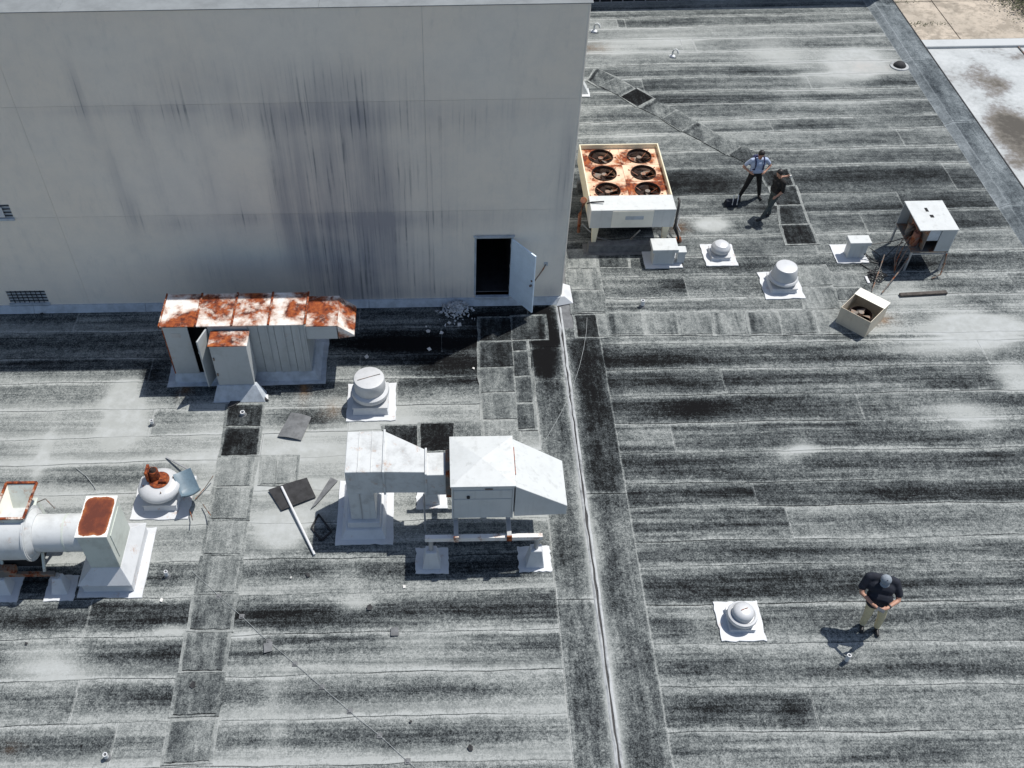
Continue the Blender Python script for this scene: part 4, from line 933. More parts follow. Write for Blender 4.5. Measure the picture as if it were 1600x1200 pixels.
# ---- plastic chair shell lying by that fan
ch = thing('broken_chair', 'slate blue plastic chair shell lying with its dark legs in the air', 'chair', tuple(G(306, 792)), rad(-62))
nu, nv = 10, 12; vs = []; th = .012
prof = [(-.05, .62), (-.02, .50), (0, .36), (.02, .22), (.06, .10), (.14, .03), (.24, 0.015), (.34, .02), (.42, .04), (.46, .03)]
def shell(off):
    out = []
    for (px_, pz) in prof:
        for k in range(nv + 1):
            u_ = -1 + 2 * k / nv
            out.append((px_ + .05 * u_ * u_ * (1 if pz > .1 else .0) + off * .7, u_ * (.22 - .03 * max(0, pz - .3)), pz + .05 * u_ * u_ * (0 if pz > .1 else 1) + off))
    return out
s1 = shell(0); s2 = shell(th); n = nv + 1; L_ = len(prof)
m_ = MB(); fs = []
for i in range(L_ - 1):
    for k in range(nv):
        fs.append((i * n + k, i * n + k + 1, (i + 1) * n + k + 1, (i + 1) * n + k)); q = len(s1)
        fs.append((q + i * n + k, q + (i + 1) * n + k, q + (i + 1) * n + k + 1, q + i * n + k + 1))
q = len(s1); ring = [k for k in range(n)] + [i * n + nv for i in range(1, L_)] + [(L_ - 1) * n + k for k in range(nv - 1, -1, -1)] + [i * n for i in range(L_ - 2, 0, -1)]
fs += [(ring[i], ring[(i + 1) % len(ring)], q + ring[(i + 1) % len(ring)], q + ring[i]) for i in range(len(ring))]
m_.add(s1 + s2, fs)
shell_o = m_.build('seat_shell', 'chair', ch, smooth=True, local=True)
Rx = Matrix.Rotation(rad(-52), 4, 'Y') ; shell_o.matrix_local = Matrix.Translation((-.1, 0, .28)) @ Rx
for yy, l in ((-.16, .55), (.16, .62)):
    o = MB().tube([(.1, yy, .12), (.35, yy * 1.15, .16), (l, yy * 1.25, .30)], .012, 8).build('leg', 'steel_old', ch, smooth=True, local=True)
# loose rods near the chair
p0, p1 = G(260, 716), G(303, 746); tag(MB().bar(Vector((p0.x, p0.y, .03)), Vector((p1.x, p1.y, .24)), .035, .03).build('loose_angle', 'steel'), 'thin pale metal bar lying behind the stripped fan', 'metal bar')

# ---- box ventilators
def box_vent(label, c, w2, d2, h, hood_dx, padq):
    t = thing('box_vent', label, 'roof vent', (c[0], c[1], 0))
    pad_mesh('flashing', 'white_coat', *padq, .04, t, .015)
    MB().box(c[0] - w2 * .82, c[0] + w2 * .82, c[1] - d2 * .8, c[1] + d2 * .8, .04, h - .12).build('stack', 'white', t, .008)
    MB().box(c[0] - w2, c[0] + w2, c[1] - d2, c[1] + d2, h - .119, h).build('cap', 'white', t, .008)
    return t
bv = box_vent('white box vent with a flat cap below the six-fan condenser', (6.32, 21.78), .37, .27, .62, 0, (5.80, 6.88, 21.42, 22.2))
MB().box(6.70, 6.96, 21.60, 21.88, .40, .46).build('side_cap', 'white', bv, .005)
MB().box(6.72, 6.94, 21.62, 21.86, .04, .399).build('side_stack', 'white', bv, .005)
bv2 = box_vent('white box vent with a slim flat cap beside the gutted condenser', (11.93, 21.86), .31, .18, .62, 0, (11.36, 12.28, 21.5, 22.34))

# ---- six-fan condenser
cd = thing('condenser', 'cream condenser with six rusty fans in two columns on short legs', 'condenser', (5.4, 24, 0))
CX0, CX1, CY0, CY1, CZ0, CZ1 = 4.20, 6.62, 22.30, 25.62, .82, 1.45
for yy in (22.28, 25.3): MB().box(4.22, 6.75, yy - .11, yy + .11, .02, .30).build('support_curb', 'scrap', cd, .012)
pad_mesh('flashing', 'scrap', 4.1, 6.9, 22.05, 22.6, .03, cd)
for xx in (CX0 + .18, CX1 - .2):
    for yy in (22.36, 25.3):
        MB().frustum([(xx - .06, yy - .05, .302), (xx + .06, yy - .05, .302), (xx + .06, yy + .05, .302), (xx - .06, yy + .05, .302)], [(xx - .10, yy - .05, CZ0), (xx + .10, yy - .05, CZ0), (xx + .10, yy + .05, CZ0), (xx - .10, yy + .05, CZ0)]).build('leg', 'cream', cd, .005)
MB().box(CX0, CX1, CY0 + .001, CY0 + .70, CZ0, CZ1).build('control_box', 'white', cd, .01)
MB().box(CX0 + .62, CX1 - .62, CY0 - .012, CY0, CZ0 + .02, CZ1 - .03).build('centre_door', 'cream_light', cd, .004)
MB().box(CX0 + 1.0, CX1 - .9, CY0 - .018, CY0 - .0125, CZ0 + .30, CZ0 + .42).build('name_plate', 'flash', cd)
for xx in (CX0 + .02, CX1 - .02): MB().box(xx - .02, xx + .02, CY0 + .702, CY1, CZ0, CZ1).build('side_panel', 'cream', cd, .005)
MB().box(CX0 + .041, CX1 - .041, CY1 - .04, CY1, CZ0, CZ1).build('back_panel', 'cream', cd, .005)
MB().box(CX0 + .05, CX1 - .05, CY0 + .72, CY1 - .06, CZ0 + .02, CZ0 + .05).build('coil_tray', 'dark', cd)
DKZ = 1.30
fr_ = .36
cols = [CX0 + .66, CX1 - .66]; rows = [CY0 + .70 + (CY1 - CY0 - .74) * k / 6 for k in (1, 3, 5)]
dw = (CX1 - CX0 - .082) / 2; dh = (CY1 - CY0 - .744) / 3
for i, cx in enumerate((CX0 + .041 + dw / 2, CX1 - .041 - dw / 2)):
    for j in range(3):
        cy_ = CY0 + .702 + dh * (j + .5)
        # deck plate with a round opening
        n = 40; m_ = MB(); vs = []; fs = []
        for k in range(n):
            a = 2 * PI * k / n; ca, sa = math.cos(a), math.sin(a)
            s_ = min((dw / 2 - .004) / max(abs(ca), 1e-6), (dh / 2 - .004) / max(abs(sa), 1e-6))
            vs += [(cx + ca * fr_, cy_ + sa * fr_, DKZ), (cx + ca * s_, cy_ + sa * s_, DKZ), (cx + ca * fr_, cy_ + sa * fr_, DKZ - .16)]
        for k in range(n):
            k2 = (k + 1) % n; fs += [(3 * k, 3 * k + 1, 3 * k2 + 1, 3 * k2), (3 * k + 2, 3 * k, 3 * k2, 3 * k2 + 2)]
        m_.add(vs, fs); dk = m_.build('deck_plate', 'cream_deck', cd)
        m_ = MB(); m_.lathe((cx, cy_, DKZ + .002), [(fr_ - .012, -.06), (fr_ - .004, .03), (fr_ + .012, .03), (fr_ + .018, .0)], 40); m_.f = [q for q in m_.f if len(q) == 4]
        fan = m_.build('fan_ring', 'fan_dark', cd, smooth=True)
        for b_ in range(4):
            a = rad(35 + 50 * (i * 3 + j)) + b_ * PI / 2; ca, sa = math.cos(a), math.sin(a)
            pts = [(.06, -.05, .05), (.06, .05, -.05), (.30, .14, -.05), (.32, -.10, .05)]
            vs = [(cx + ca * u_ - sa * v_, cy_ + sa * u_ + ca * v_, DKZ - .10 + w_) for u_, v_, w_ in pts]
            MB().add(vs + [(x, y, z - .008) for x, y, z in vs], [(0, 1, 2, 3), (7, 6, 5, 4), (0, 4, 5, 1), (1, 5, 6, 2), (2, 6, 7, 3), (3, 7, 4, 0)]).build('blade', 'fan_dark' if b_ != (i + j) % 4 else 'fan_blade', fan)
        MB().cyl((cx, cy_, DKZ - .14), (cx, cy_, DKZ - .02), .075, None, 16).build('hub', 'fan_blade', fan)
        for a in (25, 150, 205, 335):
            a = rad(a + 10 * j); ca, sa = math.cos(a), math.sin(a)
            MB().bar((cx + ca * .07, cy_ + sa * .07, DKZ - .155), (cx + ca * (fr_ + .1), cy_ + sa * (fr_ + .1), DKZ + .022), .022, .016).build('fan_bracket', 'copper', fan)
# pipework at its left and right ends
p = lambda x, y, z: tuple(G(x, y, z))
MB().tube([p(915, 312, 1.35), p(912, 318, 1.3), p(906, 335, .9), p(905, 350, .5), p(904, 362, .1)], .05, 10).build('pipe', 'copper', cd, smooth=True)
MB().cyl(p(912, 313, 1.30), p(912, 313, 1.45), .10, .09, 14).build('valve', 'copper', cd, .01)
MB().tube([p(917, 318, 1.40), p(925, 316, 1.48), p(944, 315, 1.52)], .022, 8).build('pipe', 'cable', cd, smooth=True)
MB().tube([p(910, 350, .6), p(920, 360, .4), p(935, 372, .12), p(960, 378, .06), p(985, 374, .08), p(1000, 360, .5)], .022, 8).build('conduit', 'steel', cd, smooth=True)
MB().tube([p(1060, 310, 1.1), p(1062, 313, 1.1), p(1060, 325, .95), p(1056, 345, .6), p(1056, 355, .5), p(1060, 372, .2), p(1060, 378, .03)], .035, 10).build('pipe', 'cable', cd, smooth=True)
MB().tube([p(1058, 340, .6), p(1053, 356, .35), p(1060, 371, .1)], .03, 8).build('pipe', 'cable', cd, smooth=True)
MB().tube([p(1062, 335, .6), p(1058, 352, .35), p(1063, 362, .25)], .02, 8).build('pipe', 'steel', cd, smooth=True)
MB().cyl(p(1060, 376, .02), p(1060, 372, .16), .10, .08, 14).build('trap', 'copper', cd)

# ---- gutted condenser on legs at the right
gc = thing('gutted_condenser', 'white condenser cabinet on thin legs with its open side showing pipes', 'condenser', (13.6, 21.8, 0))
gx0, gx1, gy0, gy1, gz0, gz1 = 13.14, 14.18, 21.14, 22.44, .72, 1.48
lid = MB().box(gx0 - .02, gx1 + .02, gy0 - .02, gy1 + .02, gz1 - .02, gz1 + .01).build('lid', 'white', gc, .005)
MB().box(gx0 + .42, gx0 + .50, 21.95, 22.12, gz1 + .0105, gz1 + .016).build('torn_slot', 'dark', lid)
MB().box(gx0 + .46, gx0 + .56, 21.68, 21.80, gz1 + .0105, gz1 + .016).build('torn_slot', 'dark', lid)
MB().box(gx1 - .02, gx1, gy0 + .001, gy1, gz0, gz1 - .021).build('side_panel', 'white', gc)
MB().box(gx0 + .62, gx1 - .021, gy0, gy0 + .02, gz0, gz1 - .021).build('front_panel', 'grey_metal', gc)
MB().box(gx0 + .30, gx0 + .615, gy0 + .03, gy0 + .05, gz0 + .36, gz1 - .021).build('front_panel', 'flash', gc)
MB().box(gx0, gx1 - .021, gy1 - .02, gy1, gz0, gz1 - .021).build('back_panel', 'grey_metal', gc)
MB().box(gx0, gx1, gy0, gy1, gz0 - .03, gz0 - .001).build('base_pan', 'steel_old', gc)
MB().box(gx0 + .28, gx0 + .30, gy0 + .03, gy1 - .03, gz0, gz1 - .021).build('inner_panel', 'steel_old', gc)
MB().cyl((gx0 + .16, gy0 + .35, gz0), (gx0 + .16, gy0 + .35, gz0 + .42), .12, .10, 18).build('compressor', 'copper', gc, .01)
MB().cyl((gx0 + .16, gy0 + .80, gz0), (gx0 + .16, gy0 + .80, gz0 + .34), .10, .09, 18).build('accumulator', 'steel_old', gc, .01)
MB().tube([(gx0 + .16, gy0 + .35, gz0 + .42), (gx0 + .10, gy0 + .45, gz0 + .55), (gx0 + .14, gy0 + .7, gz0 + .5), (gx0 + .16, gy0 + .8, gz0 + .34)], .018, 8).build('pipe', 'copper', gc, smooth=True)
for k in range(3): MB().tube([(gx0 + .2, gy0 + .25 + .2 * k, gz0 + .3), (gx0 + .02, gy0 + .2 + .22 * k, gz0 + .15), (gx0 - .12, gy0 + .1 + .2 * k, gz0 - .15), (gx0 - .25, gy0 - .05 + .15 * k, .3), (gx0 - .3, gy0 - .1, .05)], .016, 8).build('pipe', 'steel_old', gc, smooth=True)
for xx in (gx0 + .03, gx1 - .03):
    for yy in (gy0 + .03, gy1 - .03): MB().box(xx - .025, xx + .025, yy - .025, yy + .025, .012, gz0 - .031).build('leg', 'steel', gc)
for yy in (gy0 + .03, gy1 - .03): MB().box(gx0 + .056, gx1 - .056, yy - .02, yy + .02, .60, .64).build('leg_brace', 'steel', gc)
MB().tube([(gx1 - .02, gy0, .62), (gx1 - .03, gy0 - .12, .35), (gx1 - .12, gy0 - .3, .12), (gx1 - .35, gy0 - .36, .03)], .022, 8).build('drain_pipe', 'steel_old', gc, smooth=True)
# tangle of cables and pipes between that cabinet and the cut box
def cable(nm, mat, pts, r, label, cat='cable'):
    m_ = MB(); m_.tube([tuple(G(x, y, z)) for x, y, z in pts], r, 7); o = m_.build(nm, mat, smooth=True); return tag(o, label, cat)
cable('pipe_run', 'steel_old', [(1436, 380, .8), (1420, 402, .5), (1408, 420, .3), (1392, 440, .2), (1378, 458, .05)], .02, 'long thin pipe leaning from the gutted condenser toward the cut box', 'pipe')
cable('pipe_run', 'steel_old', [(1382, 398, .4), (1376, 416, .25), (1368, 438, .1), (1362, 456, .04)], .016, 'short thin pipe beside the slim capped box vent', 'pipe')
for i, (pts, lb_) in enumerate([
    ([(1354, 383, .5), (1375, 380, .5), (1395, 377, .55), (1412, 372, .7)], 'black cable stretched from box vent cap to the gutted cabinet'),
    ([(1348, 390, .3), (1356, 400, .05), (1370, 408, .03), (1385, 400, .15), (1400, 385, .4), (1412, 378, .6)], 'black cable drooping in a deep loop beside the gutted cabinet'),
    ([(1350, 396, .2), (1362, 409, .03), (1376, 412, .03), (1392, 404, .03), (1405, 396, .03)], 'black cable lying in a shallow curve on the roof by the box vent'),
    ([(1344, 412, .03), (1354, 418, .03), (1364, 424, .05), (1372, 428, .03)], 'short black cable running from box vent flashing to the cable tangle'),
    ([(1360, 388, .3), (1368, 394, .2), (1375, 400, .1), (1372, 412, .03), (1366, 424, .03)], 'black cable curling down beside the short leaning pipe')]):
    cable('cable', 'cable', pts, .013, lb_)
t_ = thing('cable_tangle', 'black tangle of cables and fittings behind the cut metal box', 'cables', tuple(G(1366, 437)))
for k in range(9):
    c = G(1366 + random.gauss(0, 6), 437 + random.gauss(0, 4)); pts = []
    a = random.uniform(0, 6.3)
    for s_ in range(6):
        pts.append((c.x + .16 * math.cos(a + s_ * .9) + random.gauss(0, .05), c.y + .16 * math.sin(a + s_ * .9) + random.gauss(0, .05), .04 + abs(random.gauss(0, .07))))
    MB().tube(pts, .016, 6).build('cable_loop', 'cable', t_, smooth=True)
c = G(1354, 438); MB().box(c.x - .03, c.x + .05, c.y - .16, c.y + .14, .012, .05).build('fitting', 'pipe_white', t_, .01)

# ---- cut metal box with a fan inside
cbx = thing('cut_metal_box', 'open topped cream metal box lying askew with a fan inside', 'metal box', (11.27, 19.12, 0), rad(-45.5))
L2, W2, BH = .43, .51, .58                           # local x along the lower-left edge, local y to the back
for (a, b, c, d) in ((-L2, L2, -W2, -W2 + .015), (-L2, L2, W2 - .015, W2), (-L2, -L2 + .015, -W2 + .016, W2 - .016), (L2 - .015, L2, -W2 + .016, W2 - .016)):
    MB().box(a, b, c, d, .02, BH).build('side_panel', 'tan', cbx, .003, local=True)
MB().box(-L2 + .016, L2 - .016, -W2 + .016, W2 - .016, .03, .05).build('bottom', 'cream', cbx, local=True)
MB().box(-L2 - .01, L2 + .01, W2 - .30, W2 + .04, BH + .001, BH + .012).build('lid_strip', 'cream_light', cbx, .002, local=True)
MB().lathe((0, -.10, .22), [(.30, 0), (.305, .12), (.29, .12), (.285, 0)], 32).build('fan_ring', 'fan_dark', cbx, smooth=True, local=True)
for b_ in range(4):
    a = rad(20) + b_ * PI / 2; ca, sa = math.cos(a), math.sin(a)
    vs = [(ca * u_ - sa * v_, -.10 + sa * u_ + ca * v_, .30 + w_) for u_, v_, w_ in ((.05, -.05, .04), (.05, .05, -.04), (.24, .12, -.04), (.26, -.09, .04))]
    MB().add(vs + [(x, y, z - .008) for x, y, z in vs], [(0, 1, 2, 3), (7, 6, 5, 4), (0, 4, 5, 1), (1, 5, 6, 2), (2, 6, 7, 3), (3, 7, 4, 0)]).build('blade', 'fan_blade', cbx, local=True)
MB().cyl((0, -.10, .2), (0, -.10, .40), .07, None, 16).build('hub', 'fan_blade', cbx, local=True)
a, b = G(1405, 463), G(1478, 459)
tag(MB().bar((a.x, a.y, .05), (b.x, b.y, .05), .12, .07).build('timber', 'wood', bevel=.006), 'dark weathered timber lying near the cut metal box', 'timber')

# ---- vent pipes
for (x, y, h, r, lb_) in ((239, 664, .16, .045, 'short white vent pipe left of the black walkway pads'), (380, 649, .12, .06, 'wide white vent pipe ring on the black walkway pad'), (262, 901, .2, .042, 'short white vent pipe beside the flared blower curb'),
                     (1003, 479, .22, .055, 'short white vent pipe near the row of roof pads'), (1321, 1034, .27, .042, 'white vent pipe in front of the man with the phone'), (168, 1185, .18, .045, 'white vent pipe near the lower left corner')):
    c = G(x, y); t_ = thing('vent_pipe', lb_, 'vent pipe', tuple(c))
    m_ = MB(); m_.lathe((c.x, c.y, .012), [(r, 0), (r, h), (r * .68, h), (r * .68, h - .1), (0, h - .1)], 20); m_.build('pipe', 'pipe_white', t_, smooth=True)
    MB().lathe((c.x, c.y, .012), [(r * 1.7, 0), (r * 1.55, .012), (r * 1.15, .03), (r * 1.05, .06), (r * 1.001, .061)], 20).build('boot', 'scrap', t_, smooth=True)
    MB().lathe((c.x, c.y, .012 + h - .095), [(r * .66, 0), (0, .001)], 16).build('bore', 'dark', t_)
# roof drain
c = G(1405, 104); t_ = thing('roof_drain', 'dark round roof drain in a pale ring beside the parapet', 'roof drain', tuple(c))
MB().lathe((c.x, c.y, .012), [(.34, 0), (.33, .03), (.24, .035), (.22, .01)], 28).build('ring', 'joint_cap', t_, smooth=True)
MB().lathe((c.x, c.y, .022), [(.22, 0), (.21, .06), (.15, .13), (.06, .16), (0, .165)], 20).build('strainer', 'scrap_dark', t_, smooth=True)
# small white roof hooks at the far side
for (x, y, s, lb_) in ((931, 49, .62, 'white gooseneck vent half hidden by the tall block edge'), (1053, 88, .55, 'small white gooseneck vent standing alone on the far roof')):
    c = G(x, y); t_ = thing('gooseneck_vent', lb_, 'roof vent', tuple(c))
    MB().tube([(c.x - .12 * s, c.y, .02), (c.x - .12 * s, c.y, .35 * s), (c.x - .08 * s, c.y - .02, .5 * s), (c.x + .03, c.y - .05, .55 * s), (c.x + .16 * s, c.y - .08, .48 * s), (c.x + .2 * s, c.y - .1, .3 * s)], .06 * s, 10).build('pipe', 'white', t_, smooth=True)
    MB().lathe((c.x - .12 * s, c.y, .012), [(.22 * s, 0), (.2 * s, .02), (.07 * s, .05)], 16).build('boot', 'white_coat', t_)
c = G(919, 150); t_ = thing('curb_vent', 'white vent skirt peeking out behind the tall block edge', 'roof vent', (c.x, c.y, 0))
pad_mesh('flashing', 'white_coat', c.x - .9, c.x + .05, c.y - .1, c.y + .45, .04, t_, .01)
MB().frustum([(c.x - .7, c.y + .05, .04), (c.x + .02, c.y + .05, .04), (c.x + .02, c.y + .65, .04), (c.x - .7, c.y + .65, .04)], [(c.x - .6, c.y + .2, .6), (c.x - .25, c.y + .2, .5), (c.x - .25, c.y + .5, .5), (c.x - .6, c.y + .5, .5)]).build('stack', 'white', t_, .01)

# ------------------------------------------------------------------ loose things on the roof
def scrap(name, mat, quad, z, th, label, cat, curl=0.0):
    q = [G(*p) for p in quad]; m_ = MB(); n = 8; vs = []
    for s_ in (0, 1):
        for j in range(n + 1):
            v_ = j / n
            for i in range(n + 1):
                u_ = i / n
                P_ = q[0] * (1 - u_) * (1 - v_) + q[1] * u_ * (1 - v_) + q[2] * u_ * v_ + q[3] * (1 - u_) * v_
                zz = z + curl * (math.sin(u_ * PI) * .6 + .4 * (v_ * v_)) + (th if s_ else 0)
                vs.append((P_.x, P_.y, zz))
    k = n + 1; o_ = k * k; fs = []
    for j in range(n):
        for i in range(n):
            a = j * k + i; fs.append((a + o_, a + 1 + o_, a + k + 1 + o_, a + k + o_)); fs.append((a, a + k, a + k + 1, a + 1))
    ring = [i for i in range(k)] + [j * k + n for j in range(1, k)] + [n * k + i for i in range(n - 1, -1, -1)] + [j * k for j in range(n - 1, 0, -1)]
    fs += [(ring[i], ring[(i + 1) % len(ring)], o_ + ring[(i + 1) % len(ring)], o_ + ring[i]) for i in range(len(ring))]
    m_.add(vs, fs); return tag(m_.build(name, mat, smooth=True), label, cat)
scrap('roofing_scrap', 'scrap', [(434, 684), (471, 690), (487, 655), (455, 648)], .04, .012, 'curled grey roofing sheet lying right of the black walkway pads', 'roofing scrap', .07)
scrap('roofing_scrap', 'scrap_dark', [(440, 800), (494, 779), (480, 749), (420, 768)], .04, .02, 'dark roofing board with the white pole lying across it', 'roofing scrap', .03)
scrap('roofing_scrap', 'scrap', [(486, 797), (494, 791), (528, 753), (517, 748)], .04, .02, 'narrow grey strip lying beside the duct curb', 'roofing scrap')
a, b = G(441, 765), G(492, 869); tag(MB().cyl((a.x, a.y, .11), (b.x, b.y, .06), .030, None, 14).build('white_pole', 'pipe_white', smooth=True), 'long white pole lying diagonally across the dark board', 'pole')
q = [G(*p_) for p_ in ((487, 826), (498, 805), (518, 832), (502, 846))]; t_ = thing('square_frame', 'thin black square frame lying in the shade left of the duct', 'frame', tuple(sum(q, Vector()) / 4))
for i in range(4): MB().bar(q[i] + Vector((0, 0, .04)), q[(i + 1) % 4] + Vector((0, 0, .04)), .035, .03).build('rail', 'black_rubber', t_)
# torn roofing flap around the half-round dark patch at the cabinet foot
q = [G(*p_) for p_ in ((355, 640), (362, 626), (380, 616), (400, 614), (414, 622), (421, 628), (410, 627), (398, 624), (380, 626), (366, 636))]
m_ = MB(); m_.frustum([(v.x, v.y, .04) for v in q], [(v.x, v.y, .05 + .015 * (1 if 1 < i < 6 else .2)) for i, v in enumerate(q)]); tag(m_.build('torn_flap', 'scrap_dark'), 'black torn roofing flap curling at the foot of the air handler', 'roofing scrap')
# rubble heap by the door
m_ = MB(); c = G(713, 486)
for k in range(560):
    r = abs(random.gauss(0, .20)); a = random.uniform(0, 6.3); s_ = random.uniform(.03, .075)
    x = c.x + 1.15 * r * math.cos(a); y = c.y + .95 * r * math.sin(a); z = .02 + max(0, .24 * (1 - (r / .42) ** 2)) * random.uniform(.7, 1)
    base = [Vector((x, y, z)) + Vector((random.gauss(0, 1), random.gauss(0, 1), random.gauss(0, 1))).normalized() * s_ for _ in range(4)]
    m_.add(base, [(0, 1, 2), (0, 2, 3), (0, 3, 1), (1, 3, 2)])
rb = m_.build('rubble', 'stone'); rb['kind'] = 'stuff'; tag(rb, 'small heap of pale broken rubble against the wall left of the door', 'rubble')
SCR = [(702, 506, .10, 'paper', 'pale square chip just below the rubble heap'), (718, 509, .13, 'paper', 'largest pale chip just right below the rubble heap'), (669, 519, .10, 'paper', 'pale chip in the shade, left of its equal neighbour'), (690, 522, .10, 'paper', 'pale chip in the shade, right of its equal neighbour'), (671, 547, .11, 'paper', 'pale diamond chip at the edge of the wall shadow'),
       (573, 559, .12, 'paper', 'pale diamond chip just above the large cylinder topped fan'), (638, 477, .09, 'paper', 'pale chip close to the wall left of the rubble'), (740, 577, .07, 'paper', 'pale rounded chip on the dark stained roof'),
       (666, 512, .05, 'paper', 'tiny pale chip left of the rubble chips'), (420, 1013, .22, 'scrap', 'dark square scrap right of the walkway, upper end of the thin cable'), (617, 988, .22, 'scrap', 'grey torn scrap alone on the pale seam'), (578, 951, .11, 'scrap_dark', 'small black scrap beside a bleached spot'), (482, 900, .10, 'scrap_dark', 'small black scrap below the white pole'),
       (302, 1072, .13, 'scrap_dark', 'small black scrap lying on a walkway pad'), (642, 1129, .06, 'scrap_dark', 'tiny black scrap near the lower centre'), (455, 904, .05, 'paper', 'tiny white chip left of a small black scrap'), (632, 918, .07, 'paper', 'tiny white chip below the duct unit stand'), (253, 939, .08, 'paper', 'small white chip on the seam right of the blower'),
       (42, 1007, .06, 'scrap_dark', 'tiny black scrap at the left on the pale seam'), (735, 1170, .10, 'scrap_dark', 'thin dark twig-like scrap at the bottom centre'), (66, 492, .10, 'scrap_dark', 'dark lump in the shade near the low louvre')]
for (x, y, s, mt, lb_) in SCR:
    c = G(x, y); a = random.uniform(0, 1.5); m_ = MB(); n_ = random.choice((4, 4, 5)); pts = [(c.x + s * .6 * random.uniform(.75, 1.1) * math.cos(a + 2 * PI * k / n_), c.y + s * .75 * random.uniform(.75, 1.1) * math.sin(a + 2 * PI * k / n_)) for k in range(n_)]
    zt = [.035 + random.uniform(0, .03) for _ in pts]
    m_.frustum([(u_, v_, z_ - .008) for (u_, v_), z_ in zip(pts, zt)], [(u_, v_, z_) for (u_, v_), z_ in zip(pts, zt)])
    tag(m_.build('scrap', mt), lb_, 'scrap')
# conductor line with its clips
LN = [(300, 893), (342, 932), (378, 964), (420, 1003), (461, 1038), (503, 1074), (547, 1112), (593, 1150), (637, 1190), (680, 1226)]
lc = thing('conductor_line', 'thin pale cable held by small clips running diagonally across the lower roof', 'cable', tuple(G(461, 1038)))
pts = []
for i in range(len(LN) - 1):
    a, b = G(*LN[i]), G(*LN[i + 1])
    for k in range(3): 
        v = a.lerp(b, k / 3); pts.append((v.x + random.gauss(0, .004), v.y, .034))
MB().tube(pts, .005, 6).build('cable', 'wire', lc)
for i, (x, y) in enumerate(LN[1:-1]):
    c = G(x, y); m_ = MB(); m_.box(c.x - .055, c.x + .055, c.y - .055, c.y + .055, .016, .030); m_.build('clip', 'scrap', lc, .004)
    MB().box(c.x - .025, c.x + .025, c.y - .03, c.y + .03, .0301, .05).build('clip_block', 'scrap', lc)
wr = [(917, 498), (916, 520), (912, 545), (905, 575), (895, 605), (888, 622), (880, 640), (868, 662), (856, 682), (850, 692)]
tag(MB().tube([(G(x, y).x, G(x, y).y, .040) for x, y in wr], .005, 6).build('loose_wire', 'wire'), 'thin pale loose wire curving over the ridge joint', 'wire')
tag(MB().tube([(G(x, y).x, G(x, y).y, .04) for x, y in ((120, 733), (135, 745), (147, 760), (150, 766))], .008, 6).build('loose_wire', 'wire'), 'thin short wire lying on the pale roof above the blower', 'wire')
p0, p1 = G(306, 782), G(336, 752); tag(MB().tube([(p0.x, p0.y, .06), ((p0.x + p1.x) / 2, (p0.y + p1.y) / 2, .10), (p1.x, p1.y, .22)], .012, 6).build('bent_rod', 'steel_old', smooth=True), 'thin dark bent rod right of the slate blue chair', 'rod')
# tool bag at the standing man's feet
c = G(1146, 321); tb = thing('tool_bag', 'small dark tool bag with two white handles beside the blue shirted man', 'bag', (c.x - .05, c.y, 0))
MB().frustum([(c.x - .30, c.y - .12, .015), (c.x + .12, c.y - .12, .015), (c.x + .12, c.y + .12, .015), (c.x - .30, c.y + .12, .015)], [(c.x - .26, c.y - .07, .22), (c.x + .08, c.y - .07, .22), (c.x + .08, c.y + .07, .22), (c.x - .26, c.y + .07, .22)]).build('bag', 'navy', tb, .02)
for dx in (-.08, .06): MB().tube([(c.x + dx, c.y - .1, .1), (c.x + dx + .01, c.y - .06, .26), (c.x + dx + .02, c.y, .40)], .016, 7).build('handle', 'pipe_white', tb, smooth=True)

# ================================================================== PEOPLE
def person(label, loc, rz, segs, hair=None, vox=.016):
    """segs: (p, q, rp, rq, material[, flatten]) tapered capsules in local metres, fused into one skin"""
    t = thing('person', label, 'person', loc, rz)
    bm = bmesh.new()
    for sg in segs:
        p_, q_, r0, r1 = Vector(sg[0]), Vector(sg[1]), sg[2], sg[3]
        d = q_ - p_; L = d.length; n = max(2, int(L / .03))
        for i in range(n + 1):
            f = i / n; bmesh.ops.create_icosphere(bm, subdivisions=2, radius=r0 + (r1 - r0) * f, matrix=Matrix.Translation(p_ + d * f) @ (Matrix.Diagonal((1, sg[5], 1, 1)) if len(sg) > 5 else Matrix.Identity(4)))
    me = bpy.data.meshes.new('tmp'); bm.to_mesh(me); bm.free()
    o = bpy.data.objects.new('tmp', me); COL.objects.link(o)
    md = o.modifiers.new('r', 'REMESH'); md.mode = 'VOXEL'; md.voxel_size = vox
    sm = o.modifiers.new('s', 'SMOOTH'); sm.iterations = 3; sm.factor = .5
    dg = bpy.context.evaluated_depsgraph_get(); ev = o.evaluated_get(dg); res = bpy.data.meshes.new_from_object(ev)
    bpy.data.objects.remove(o); res.name = 'body'
    mats = []; 
    for sg in segs:
        if sg[4] not in mats: mats.append(sg[4])
    res.materials.clear()
    for m_ in mats: res.materials.append(M[m_])
    nP = len(res.polygons); C = np.empty(nP * 3); res.polygons.foreach_get('center', C); C = C.reshape(-1, 3)
    best = np.full(nP, 9e9); idx = np.zeros(nP, dtype=np.int32)
    for sg in segs:
        A = np.array(sg[0]); B = np.array(sg[1]); fl = sg[5] if len(sg) > 5 else 1.0
        sc_ = np.array([1, 1 / fl, 1]); d = (B - A) * sc_; l2 = max(1e-9, d @ d)
        f = np.clip(((C - A) * sc_ @ d) / l2, 0, 1); dist = np.linalg.norm((C - A) * sc_ - f[:, None] * d, axis=1) / (sg[2] + (sg[3] - sg[2]) * f)
        k = dist < best; best[k] = dist[k]; idx[k] = mats.index(sg[4])
    res.polygons.foreach_set('material_index', idx)
    res.polygons.foreach_set('use_smooth', np.ones(nP, dtype=bool))
    ob = bpy.data.objects.new('body', res); COL.objects.link(ob); ob.parent = t
    return t

